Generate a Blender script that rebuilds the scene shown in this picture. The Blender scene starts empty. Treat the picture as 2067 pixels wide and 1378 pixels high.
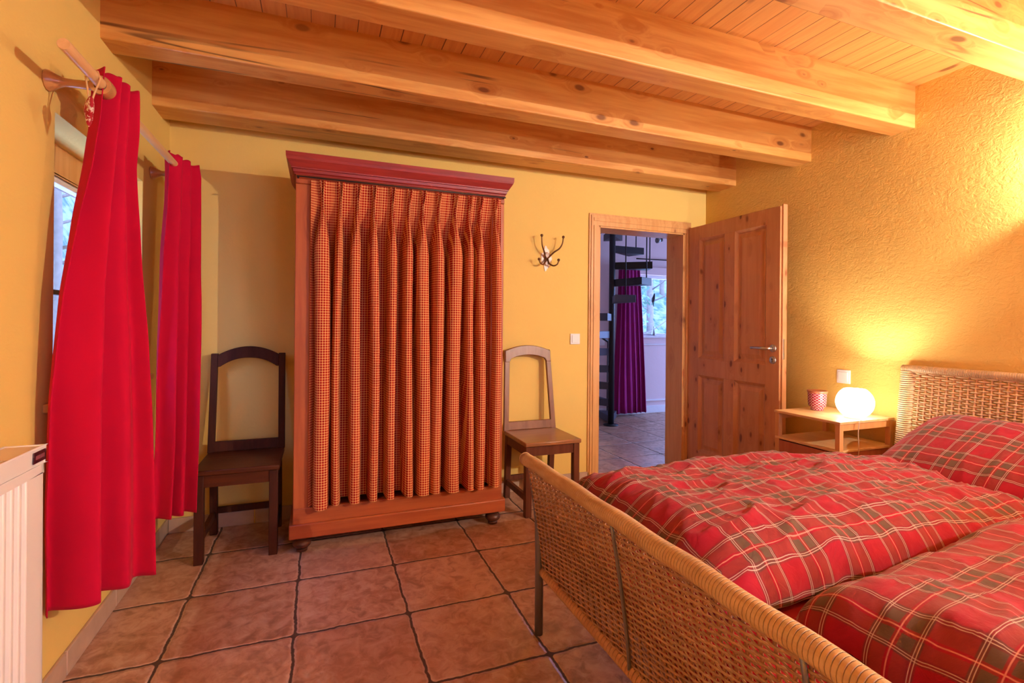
import bpy, bmesh, math, random
from math import sin, cos, pi, sqrt, radians
from mathutils import Vector, Matrix, noise as mn

random.seed(7)
C = bpy.context.scene.collection
S = bpy.context.scene
XL, XR, D, YB = -0.81, 3.085, 3.39, -2.3      # left wall, right wall, back wall, wall behind the viewer
ZB, ZC = 2.334, 2.565                          # underside of beams, ceiling boards
DT = 0.19                                      # back wall thickness
OY = 5.76                                      # far wall of the neighbouring room

# ------------------------------------------------------------------ node helpers
class NT:
    def __init__(self, name, bump=None):
        self.m = bpy.data.materials.new(name); self.m.use_nodes = True
        self.t = self.m.node_tree; self.n = self.t.nodes; self.l = self.t.links
        for x in list(self.n): self.n.remove(x)
        self.out = self.n.new('ShaderNodeOutputMaterial')
        self.b = self.n.new('ShaderNodeBsdfPrincipled')
        self.l.new(self.b.outputs[0], self.out.inputs[0])
    def put(self, sock, v):
        if isinstance(v, bpy.types.NodeSocket): self.l.new(v, sock)
        elif v is not None:
            try: sock.default_value = v
            except Exception:
                sock.default_value = (v[0], v[1], v[2], 1) if hasattr(v, '__len__') else v
    def N(self, t, out=0, props=None, **kw):
        n = self.n.new('ShaderNode' + t)
        for k, v in (props or {}).items(): setattr(n, k, v)
        for k, v in kw.items():
            self.put(n.inputs[k.replace('_', ' ')] if not k.startswith('i') or not k[1:].isdigit() else n.inputs[int(k[1:])], v)
        return n.outputs[out]
    def M(self, op, a, b=0.0, c=0.0): return self.N('Math', props={'operation': op}, i0=a, i1=b, i2=c)
    def V(self, op, a, b=(0, 0, 0)): return self.N('VectorMath', props={'operation': op}, i0=a, i1=b)
    def step(self, x, lo, hi):
        return self.N('MapRange', props={'interpolation_type': 'SMOOTHSTEP'}, i0=x, i1=lo, i2=hi, i3=0.0, i4=1.0)
    def mix(self, f, a, b, mode='MIX'):
        n = self.n.new('ShaderNodeMix'); n.data_type = 'RGBA'; n.blend_type = mode
        self.put(n.inputs[0], f); self.put(n.inputs[6], c4(a)); self.put(n.inputs[7], c4(b))
        return n.outputs[2]
    def obj(self):
        return self.n.new('ShaderNodeTexCoord').outputs['Object']
    def uv(self): return self.n.new('ShaderNodeTexCoord').outputs['UV']
    def sep(self, v):
        n = self.n.new('ShaderNodeSeparateXYZ'); self.put(n.inputs[0], v); return n.outputs
    def comb(self, x, y, z): return self.N('CombineXYZ', i0=x, i1=y, i2=z)
    def noise(self, v, scale=5, detail=3, rough=.5, dist=0, out=0):
        return self.N('TexNoise', out=out, Vector=v, Scale=scale, Detail=detail, Roughness=rough, Distortion=dist)
    def bump(self, h, strength=.3, dist=.01):
        n = self.n.new('ShaderNodeBump'); self.put(n.inputs['Height'], h)
        n.inputs['Strength'].default_value = strength; n.inputs['Distance'].default_value = dist
        self.l.new(n.outputs[0], self.b.inputs['Normal'])
    def fin(self, col=None, rough=.5, metal=0.0, **kw):
        self.put(self.b.inputs['Base Color'], c4(col)); self.put(self.b.inputs['Roughness'], rough)
        self.put(self.b.inputs['Metallic'], metal)
        for k, v in kw.items(): self.put(self.b.inputs[k.replace('_', ' ')], v)
        return self.m
def c4(c):
    if isinstance(c, (tuple, list)) and len(c) == 3: return (c[0], c[1], c[2], 1)
    return c
def lin(r, g, b):
    f = lambda v: v / 255 / 12.92 if v / 255 <= .04045 else ((v / 255 + .055) / 1.055) ** 2.4
    return (f(r), f(g), f(b))

# ------------------------------------------------------------------ materials
def plain(name, col, rough=.5, metal=0, var=.08, sc=12, bs=.0, **kw):
    t = NT(name); n = t.noise(t.obj(), sc, 4)
    c = t.mix(n, [v * (1 - var) for v in col], [min(1, v * (1 + var)) for v in col])
    if bs: t.bump(n, bs, .004)
    return t.fin(c, rough, metal, **kw)

def plaster(name, col, bump=.35, scale=34, var=.05):
    t = NT(name); o = t.obj()
    w = t.noise(o, 3.0, 3); n1 = t.noise(t.V('MULTIPLY', o, (1, .7, 1.1)), scale, 5, .62, .5)
    n2 = t.noise(o, scale * 3.2, 3)
    ridged = t.M('ABSOLUTE', t.M('SUBTRACT', n1, .5))
    h = t.M('ADD', t.M('MULTIPLY', ridged, -1.4), t.M('MULTIPLY', n2, .22))
    t.bump(h, bump, .012)
    c = t.mix(w, [v * (1 - var) for v in col], [min(1, v * (1 + var)) for v in col])
    return t.fin(c, .82)

def wood(name, light, dark, axis=0, rough=.45, knots=.5, kscale=5.0, kcol=(.13, .035, .01), fine=1.0, bump=.15, contrast=1.0, crack=False):
    t = NT(name); o = t.obj()
    r = t.N('ObjectInfo', out=5)
    o = t.V('ADD', o, t.comb(t.M('MULTIPLY', r, 31.7), t.M('MULTIPLY', r, 17.3), t.M('MULTIPLY', r, 23.9)))
    stretch = [1.0, 1.0, 1.0]; stretch[axis] = .07
    ks = [1.0, 1.0, 1.0]; ks[axis] = .48
    kv = t.V('MULTIPLY', o, tuple(ks))
    vor = t.n.new('ShaderNodeTexVoronoi'); vor.feature = 'F1'
    t.put(vor.inputs['Vector'], t.V('ADD', kv, t.V('MULTIPLY', t.noise(kv, 9, 2, out=1), (.02, .02, .02)))); vor.inputs['Scale'].default_value = kscale
    d = vor.outputs['Distance']; cr = t.sep(vor.outputs['Color'])[0]; sz = t.sep(vor.outputs['Color'])[1]
    keep = t.step(cr, 1 - knots, 1 - knots + .02)
    rad = t.M('ADD', .07, t.M('MULTIPLY', sz, .17))
    km = t.M('MULTIPLY', keep, t.M('SUBTRACT', 1.0, t.step(t.M('DIVIDE', d, rad), .55, 1.1)))
    halo = t.M('MULTIPLY', keep, t.M('SUBTRACT', 1.0, t.step(t.M('DIVIDE', d, rad), .8, 3.2)))
    warp = t.noise(t.V('MULTIPLY', o, tuple(stretch)), 5, 3, out=1)
    gv = t.V('ADD', t.V('MULTIPLY', o, tuple(stretch)), t.V('MULTIPLY', warp, (.05, .05, .05)))
    gv = t.V('ADD', gv, t.comb(t.M('MULTIPLY', halo, .05), t.M('MULTIPLY', halo, .05), t.M('MULTIPLY', halo, .05)))
    g1 = t.noise(gv, 26 * fine, 4, .6); g2 = t.noise(gv, 95 * fine, 3, .6); big = t.noise(t.V('MULTIPLY', o, tuple(stretch)), 4, 2)
    g = t.M('ADD', t.M('MULTIPLY', t.step(g1, .34, .68), .6 * contrast), t.M('MULTIPLY', g2, .35 * contrast))
    c = t.mix(t.M('MINIMUM', g, 1.0), light, dark)
    c = t.mix(t.M('MULTIPLY', t.step(big, .35, .75), .35), c, dark)
    c = t.mix(t.M('MULTIPLY', halo, .35), c, [dark[0] * .75, dark[1] * .6, dark[2] * .5])
    c = t.mix(t.M('MULTIPLY', km, .85), c, kcol)
    h = t.M('SUBTRACT', g1, t.M('MULTIPLY', km, .2))
    if crack:
        cs = [1.0, 1.0, 1.0]; cs[axis] = .035
        n = t.noise(t.V('MULTIPLY', o, tuple(cs)), 7, 2, .45)
        line = t.M('SUBTRACT', 1.0, t.step(t.M('ABSOLUTE', t.M('SUBTRACT', n, .5)), .002, .011))
        gate = t.step(t.noise(o, 1.5, 1), .52, .62)
        ck = t.M('MULTIPLY', line, gate)
        c = t.mix(t.M('MULTIPLY', ck, .8), c, (.08, .025, .01)); h = t.M('SUBTRACT', h, t.M('MULTIPLY', ck, 1.2))
    t.bump(h, bump, .003)
    return t.fin(c, rough)

def boards(name, light, dark, width, x0):
    """ceiling boards running in y with dark tongue and groove joints"""
    t = NT(name); o = t.obj(); s = t.sep(o)
    k = t.M('DIVIDE', t.M('SUBTRACT', s[0], x0), width)
    i = t.M('FLOOR', k); fr = t.M('FRACT', k)
    rnd = t.N('TexWhiteNoise', props={'noise_dimensions': '1D'}, W=i)
    v = t.comb(t.M('ADD', s[0], t.M('MULTIPLY', rnd, 9)), t.M('MULTIPLY', s[1], .07), s[2])
    g1 = t.noise(v, 30, 4, .6, .4); g2 = t.noise(v, 110, 2)
    g = t.M('ADD', t.M('MULTIPLY', t.step(g1, .35, .7), .55), t.M('MULTIPLY', g2, .35))
    c = t.mix(g, light, dark)
    c = t.mix(t.M('MULTIPLY', rnd, .35), c, dark)
    kv = t.comb(t.M('ADD', s[0], t.M('MULTIPLY', i, 3.1)), t.M('MULTIPLY', s[1], .5), s[2])
    vor = t.n.new('ShaderNodeTexVoronoi'); t.put(vor.inputs['Vector'], kv); vor.inputs['Scale'].default_value = 6
    keep = t.step(t.sep(vor.outputs['Color'])[0], .45, .47)
    km = t.M('MULTIPLY', keep, t.M('SUBTRACT', 1.0, t.step(vor.outputs['Distance'], .12, .19)))
    c = t.mix(t.M('MULTIPLY', km, .8), c, (.16, .05, .015))
    wid = t.M('ADD', .006, t.M('MULTIPLY', t.N('TexWhiteNoise', props={'noise_dimensions': '1D'}, W=t.M('ADD', i, 55.5)), .03))
    gr = t.M('SUBTRACT', 1.0, t.step(t.M('MINIMUM', fr, t.M('MULTIPLY', t.M('SUBTRACT', 1.0, fr), 3)), wid, t.M('ADD', wid, .02)))
    c = t.mix(t.M('MULTIPLY', gr, .85), c, (.10, .028, .008))
    t.bump(t.M('SUBTRACT', t.M('MULTIPLY', g1, .2), gr), .5, .006)
    return t.fin(c, .45)

def tiles(name):
    t = NT(name); o = t.obj(); ts = .4452
    nz = t.noise(o, 9, 3, out=1)
    nz2 = t.noise(o, 45, 2, out=1)
    v = t.V('ADD', o, t.V('MULTIPLY', t.V('SUBTRACT', nz, (.5, .5, .5)), (.022, .022, 0)))
    v = t.V('ADD', v, t.V('MULTIPLY', t.V('SUBTRACT', nz2, (.5, .5, .5)), (.008, .008, 0)))
    s = t.sep(v)
    kx = t.M('DIVIDE', t.M('ADD', s[0], .5266 + 20 * ts), ts); ky = t.M('DIVIDE', t.M('ADD', s[1], -3.4568 + 40 * ts), ts)
    ix, iy = t.M('FLOOR', kx), t.M('FLOOR', ky)
    fx, fy = t.M('FRACT', kx), t.M('FRACT', ky)
    ex = t.M('MINIMUM', fx, t.M('SUBTRACT', 1.0, fx)); ey = t.M('MINIMUM', fy, t.M('SUBTRACT', 1.0, fy))
    e = t.M('MINIMUM', ex, ey)
    # rounded corners
    cr = t.M('SUBTRACT', .05, t.M('MINIMUM', .05, ex)); cr2 = t.M('SUBTRACT', .05, t.M('MINIMUM', .05, ey))
    e = t.M('MINIMUM', e, t.M('SUBTRACT', .05, t.M('SQRT', t.M('ADD', t.M('MULTIPLY', cr, cr), t.M('MULTIPLY', cr2, cr2)))))
    grout = t.M('SUBTRACT', 1.0, t.step(e, .008, .0155))
    rim = t.M('SUBTRACT', t.M('SUBTRACT', 1.0, t.step(e, .016, .032)), grout)
    rnd = t.N('TexWhiteNoise', props={'noise_dimensions': '2D'}, out=1, Vector=t.comb(ix, iy, 0))
    rs = t.sep(rnd)
    ov = t.V('ADD', o, t.V('MULTIPLY', rnd, (7, 7, 7)))
    cl = t.noise(ov, 5.5, 5, .62, .6); sp = t.noise(t.V('MULTIPLY', ov, (1, 1.6, 1)), 60, 4, .7); mid = t.noise(ov, 17, 4, .65, .8)
    a, b, cdark, pale = (.44, .225, .138), (.60, .36, .25), (.20, .088, .05), (.70, .49, .38)
    c = t.mix(t.step(cl, .36, .66), a, b)
    c = t.mix(t.M('MULTIPLY', t.step(mid, .47, .68), .7), c, cdark)
    c = t.mix(t.M('MULTIPLY', t.step(mid, .52, .30), .7), c, pale)
    c = t.mix(t.M('MULTIPLY', t.step(sp, .58, .74), .45), c, cdark)
    c = t.mix(t.M('MULTIPLY', rs[0], .45), c, (.36, .155, .08)); c = t.mix(t.M('MULTIPLY', rs[1], .3), c, (.62, .40, .29))
    c = t.mix(t.M('MULTIPLY', rim, .45), c, pale)
    c = t.mix(grout, c, (.085, .048, .032))
    h = t.M('ADD', t.M('MULTIPLY', t.step(e, .006, .035), 1.0), t.M('ADD', t.M('MULTIPLY', cl, .35), t.M('MULTIPLY', sp, .10)))
    t.bump(h, .55, .006)
    return t.fin(c, t.M('ADD', .27, t.M('ADD', t.M('MULTIPLY', mid, .16), t.M('MULTIPLY', grout, .4))))

def plaid(name):
    t = NT(name); s = t.sep(t.uv()); P = .158
    wob = t.noise(t.uv(), 9, 2, out=1)
    def bands(x, off):
        x = t.M('ADD', x, off)
        f = t.M('MULTIPLY', t.M('FRACT', t.M('DIVIDE', x, P)), P)
        def box(a, b, so=.0012):
            return t.M('MULTIPLY', t.step(f, a - so, a + so), t.M('SUBTRACT', 1.0, t.step(f, b - so, b + so)))
        dark = t.M('ADD', box(.006, .020), box(.080, .094))
        olive = t.M('ADD', box(.020, .044), box(.056, .080))
        thin = t.M('ADD', t.M('ADD', box(.0097, .0112, .0005), box(.0147, .0162, .0005)), t.M('ADD', box(.0837, .0852, .0005), box(.0887, .0902, .0005)))
        single = box(.0492, .0515, .0007)
        return dark, olive, thin, single
    du, ou, tu, su = bands(s[0], 10.03); dv, ov_, tv, sv = bands(s[1], 10.07)
    twill = t.step(t.M('FRACT', t.M('MULTIPLY', t.M('ADD', s[0], s[1]), 420)), .3, .7)
    red, red2 = (.30, .002, .014), (.39, .007, .026)
    c = t.mix(t.noise(t.uv(), 30, 3), red, red2)
    o1 = t.M('MINIMUM', 1.0, t.M('ADD', ou, ov_)); both = t.M('MULTIPLY', ou, ov_)
    c = t.mix(t.M('MULTIPLY', o1, .42), c, (.17, .055, .03))
    c = t.mix(t.M('MULTIPLY', both, .7), c, (.115, .105, .06))
    d1 = t.M('MINIMUM', 1.0, t.M('ADD', du, dv)); db = t.M('MULTIPLY', t.M('ADD', du, ou), t.M('ADD', dv, ov_))
    c = t.mix(t.M('MULTIPLY', d1, .42), c, (.09, .04, .035))
    c = t.mix(t.M('MULTIPLY', t.M('MINIMUM', 1.0, db), .35), c, (.06, .062, .045))
    th = t.M('MINIMUM', 1.0, t.M('ADD', tu, tv))
    c = t.mix(t.M('MULTIPLY', th, .58), c, (.78, .66, .54))
    sg = t.M('MINIMUM', 1.0, t.M('ADD', su, sv))
    c = t.mix(t.M('MULTIPLY', sg, .6), c, (.85, .40, .30))
    t.bump(t.M('ADD', t.M('MULTIPLY', t.noise(t.uv(), 14, 4, .6, 1.2), 1.0), t.M('MULTIPLY', twill, .03)), .35, .012)
    return t.fin(c, .85, Sheen_Weight=.16, Sheen_Roughness=.5, Sheen_Tint=(1, .72, .74, 1))

def gingham(name, cream=(.88, .48, .17), red=(.36, .003, .006), P=.0135):
    t = NT(name); s = t.sep(t.uv())
    sq = lambda x: t.step(t.M('ABSOLUTE', t.M('SUBTRACT', t.M('FRACT', t.M('DIVIDE', t.M('ADD', x, 10), P)), .5)), .150, .20)
    a, b = sq(s[0]), sq(s[1])
    c = t.mix(t.M('MULTIPLY', t.M('ADD', a, b), .5), cream, red)
    both = t.M('MULTIPLY', a, b)
    c = t.mix(t.M('MULTIPLY', both, .6), c, red)
    t.bump(t.noise(t.uv(), 300, 2), .08, .001)
    m = t.fin(c, .9)
    return m

def cloth(name, col, col2, trans=.0, sc=500):
    t = NT(name); o = t.obj(); n = t.noise(o, 5, 3); w = t.noise(t.V('MULTIPLY', o, (1, 1, .6)), sc, 2)
    t.bump(w, .1, .001)
    t.fin(t.mix(n, col, col2), .88, Sheen_Weight=.15, Sheen_Tint=(1, .3, .3, 1))
    if trans:
        tr = t.n.new('ShaderNodeBsdfTranslucent'); tr.inputs[0].default_value = c4(col2)
        mx = t.n.new('ShaderNodeMixShader'); mx.inputs[0].default_value = trans
        t.l.new(t.b.outputs[0], mx.inputs[1]); t.l.new(tr.outputs[0], mx.inputs[2]); t.l.new(mx.outputs[0], t.out.inputs[0])
    return t.m

def rattan(name, light, dark, axis, freq=0, rough=.42):
    t = NT(name); o = t.obj(); st = [6, 6, 6]; st[axis] = 1.2
    n = t.noise(t.V('MULTIPLY', o, tuple(st)), 9, 4, .6); n2 = t.noise(o, 3.2, 3)
    c = t.mix(t.step(n, .3, .72), light, dark)
    c = t.mix(t.M('MULTIPLY', t.step(n2, .45, .7), .45), c, dark)
    if freq:
        s = t.sep(o)[axis]; k = t.M('FRACT', t.M('ADD', t.M('MULTIPLY', s, freq), t.M('MULTIPLY', t.noise(o, 3, 1), .5)))
        g = t.step(t.M('ABSOLUTE', t.M('SUBTRACT', k, .5)), .36, .5)
        i = t.M('FLOOR', t.M('MULTIPLY', s, freq))
        c = t.mix(t.M('MULTIPLY', t.N('TexWhiteNoise', props={'noise_dimensions': '1D'}, W=i), .3), c, dark)
        c = t.mix(t.M('MULTIPLY', g, .34), c, (dark[0] * .4, dark[1] * .35, dark[2] * .3))
        t.bump(t.M('SUBTRACT', 1.0, g), .7, .004)
    return t.fin(c, rough)

def metal(name, col, rough=.35): return plain(name, col, rough, 1.0, .05, 30)

def emissive(name, col, strength, diff=(.9, .88, .85)):
    t = NT(name); t.fin(t.mix(t.noise(t.obj(), 20, 2), diff, [v * .97 for v in diff]), .3)
    t.b.inputs['Emission Color'].default_value = c4(col); t.b.inputs['Emission Strength'].default_value = strength
    return t.m

def glass_pane(name):
    t = NT(name)
    tr = t.n.new('ShaderNodeBsdfTransparent'); tr.inputs[0].default_value = (.94, .97, 1, 1)
    gl = t.n.new('ShaderNodeBsdfGlossy'); gl.inputs['Roughness'].default_value = .02
    mx = t.n.new('ShaderNodeMixShader'); mx.inputs[0].default_value = .06
    t.l.new(tr.outputs[0], mx.inputs[1]); t.l.new(gl.outputs[0], mx.inputs[2]); t.l.new(mx.outputs[0], t.out.inputs[0])
    return t.m

PINE_L, PINE_D = (.80, .44, .125), (.60, .245, .05)
MAT = {}
def mk():
    M = MAT
    M['wall'] = plaster('yellow plaster', (.79, .515, .12), .5, 30)
    M['wall_smooth'] = plaster('yellow painted plaster', (.80, .555, .145), .12, 20)
    M['wall_other'] = plaster('pale rose plaster', (.74, .56, .56), .12, 20)
    M['white_other'] = plain('white paint', (.74, .72, .74), .5)
    M['beam'] = wood('pine beam wood', PINE_L, PINE_D, 0, .42, .5, 11, fine=.8, contrast=1.35, crack=True, kcol=(.17, .05, .014))
    M['boards'] = boards('pine ceiling boards', (.76, .38, .10), (.58, .225, .045), .0985, -.339 - .0985 * 40)
    M['tiles'] = tiles('terracotta tiles')
    M['skirt'] = plain('stone skirting', (.50, .34, .24), .5, 0, .25, 14, .2)
    M['doorwood_z'] = wood('knotty pine upright', (.64, .31, .13), (.52, .21, .075), 2, .4, .7, 13, fine=1.2, kcol=(.17, .035, .01))
    M['framewood'] = wood('pine frame', (.78, .44, .16), (.62, .29, .08), 2, .38, .2, 9, fine=1.2, kcol=(.2, .06, .02))
    M['redwood_x'] = wood('red stained pine lengthwise', (.46, .115, .03), (.30, .05, .014), 0, .45, .3, 6, kcol=(.09, .012, .006))
    M['redwood_z'] = wood('red stained pine upright', (.50, .13, .035), (.34, .065, .018), 2, .45, .3, 6, kcol=(.09, .012, .006))
    M['cornice'] = wood('deep red cornice wood', (.36, .030, .022), (.22, .014, .012), 0, .4, .1, 6, fine=1.6, contrast=1.2)
    M['darkfoot'] = wood('dark turned wood', (.12, .035, .018), (.06, .016, .010), 2, .4, 0)
    M['chair_dark'] = wood('dark oak', (.075, .018, .007), (.036, .008, .0035), 2, .6, 0, fine=1.5)
    M['chair_dark_x'] = wood('dark oak lengthwise', (.11, .028, .009), (.052, .012, .005), 0, .42, 0, fine=1.5)
    M['chair_mid'] = wood('worn brown oak', (.30, .135, .07), (.19, .072, .035), 2, .36, 0, fine=1.5)
    M['chair_leg'] = wood('brown oak legs', (.16, .05, .024), (.085, .023, .012), 2, .36, 0, fine=1.5)
    M['chair_seat'] = wood('polished brown oak seat', (.36, .15, .055), (.23, .08, .028), 0, .28, 0, fine=1.2)
    M['gingham'] = gingham('red and cream gingham')
    M['red_curtain'] = cloth('crimson cotton', (.52, .0010, .030), (.60, .002, .042), .12)
    M['purple_curtain'] = cloth('magenta velvet', (.32, .004, .14), (.42, .008, .20), .1)
    M['sheet'] = cloth('red bed sheet', (.38, .004, .012), (.46, .008, .02))
    M['plaid'] = plaid('red tartan cotton')
    M['rod'] = wood('pale pine rod', (.78, .50, .25), (.62, .34, .13), 1, .35, 0)
    M['bracket'] = wood('turned beech', (.62, .31, .115), (.45, .19, .06), 0, .3, 0)
    M['rattan_rail'] = rattan('wrapped rattan', (.66, .44, .22), (.50, .29, .115), 1, 105)
    M['rattan_low'] = rattan('wrapped bottom rattan', (.62, .33, .125), (.44, .20, .065), 1, 60)
    M['strand'] = rattan('shaded cane strands', (.48, .265, .125), (.30, .145, .065), 1)  # footboard cane darkened: its shaded side is put into the colour
    M['rib'] = rattan('cane ribs', (.40, .17, .06), (.25, .09, .03), 2)
    M['strand_pale'] = rattan('lamplit woven cane', (.86, .64, .36), (.72, .45, .20), 1)  # headboard cane lightened: lamplight is put into the colour
    M['rib_pale'] = rattan('lamplit cane ribs', (.74, .42, .18), (.55, .25, .09), 2)  # headboard ribs lightened to go with the lamplit cane
    M['steel_grey'] = plain('grey painted steel', (.22, .21, .22), .38, .6)
    M['steel'] = metal('brushed steel', (.62, .58, .55), .3)
    M['iron'] = plain('black painted steel', (.018, .016, .022), .45, .2)
    M['tread'] = plain('lit steel treads', (.085, .085, .115), .45, .5)
    M['enamel'] = plain('white radiator enamel', (.86, .80, .74), .3, 0, .02)
    M['grille'] = plain('cream grille', (.78, .62, .42), .4, 0, .03)
    M['badge'] = plain('dark red badge', (.045, .006, .012), .4)
    M['badge_mark'] = plain('badge strokes', (.30, .10, .13), .4)
    M['plastic'] = plain('white plastic', (.86, .82, .78), .35, 0, .02)
    M['plastic_grey'] = plain('grey plastic edge', (.30, .27, .25), .4)
    M['nswood_x'] = wood('light birch', (.82, .54, .25), (.70, .40, .15), 1, .35, 0)
    M['nswood_z'] = wood('light birch upright', (.74, .38, .14), (.62, .27, .08), 2, .35, 0)
    M['nsred'] = wood('reddish drawer wood', (.52, .17, .08), (.40, .10, .045), 2, .38, .2, 8)
    M['bronze'] = plain('aged bronze', (.19, .085, .035), .42, .8, .3, 60)
    M['bronze_pale'] = plain('rubbed pewter', (.62, .48, .40), .5, .3, .45, 90)
    M['black'] = plain('black hole', (.01, .008, .008), .7)
    M['pane'] = glass_pane('window glass')
    M['mug'] = None
    M['bark'] = plain('grey bark', (.16, .13, .11), .9, 0, .4, 20, .4)
    M['leaf'] = plain('ivy leaves', (.05, .16, .10), .6, 0, .6, 40)
    M['cordmat'] = plain('clear lamp cord', (.62, .45, .30), .4)
    M['zinc'] = plain('grey zinc', (.35, .38, .38), .45, .6)
    M['globe'] = emissive('lit opal glass', (1, .94, .86), 5)
    M['bulb'] = emissive('lit bulb glass', (1, .88, .70), 25)
    t = NT('red glass with pale diamond lattice'); o = t.obj(); s = t.sep(o)
    ang = t.M('ARCTAN2', s[1], s[0])
    u = t.M('MULTIPLY', ang, 2.2); v = t.M('MULTIPLY', s[2], 62)
    d1 = t.M('ABSOLUTE', t.M('SUBTRACT', t.M('FRACT', t.M('ADD', u, v)), .5)); d2 = t.M('ABSOLUTE', t.M('SUBTRACT', t.M('FRACT', t.M('SUBTRACT', u, v)), .5))
    lat = t.step(t.M('MAXIMUM', d1, d2), .40, .44)
    spk = t.step(t.noise(o, 260, 2), .55, .62)
    c = t.mix(t.M('MULTIPLY', spk, .6), (.34, .012, .045), (.16, .004, .03)); c = t.mix(t.M('MULTIPLY', lat, .85), c, (.80, .58, .56))
    MAT['mug'] = t.fin(c, .18)
    t = NT('hearts print cotton'); o = t.obj()
    sp = t.step(t.noise(o, 75, 3, .6), .5, .56)
    MAT['heart'] = t.fin(t.mix(sp, (.42, .008, .02), (.78, .62, .52)), .85)
    t = NT('winter hillside'); o = t.obj()
    a = t.noise(o, 1.1, 6, .7, 1.0); b = t.noise(o, 6, 5, .7)
    c = t.mix(t.step(b, .42, .6), (.012, .065, .055), (.13, .17, .18)); c = t.mix(t.step(a, .45, .6), c, (.19, .22, .24))
    MAT['hill'] = t.fin(c, .9)
mk()
for k in ('chair_dark', 'chair_dark_x', 'chair_leg', 'plaid', 'red_curtain', 'gingham'):
    for n_ in MAT[k].node_tree.nodes:
        if n_.type == 'BSDF_PRINCIPLED': n_.inputs['Specular IOR Level'].default_value = .2

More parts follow.
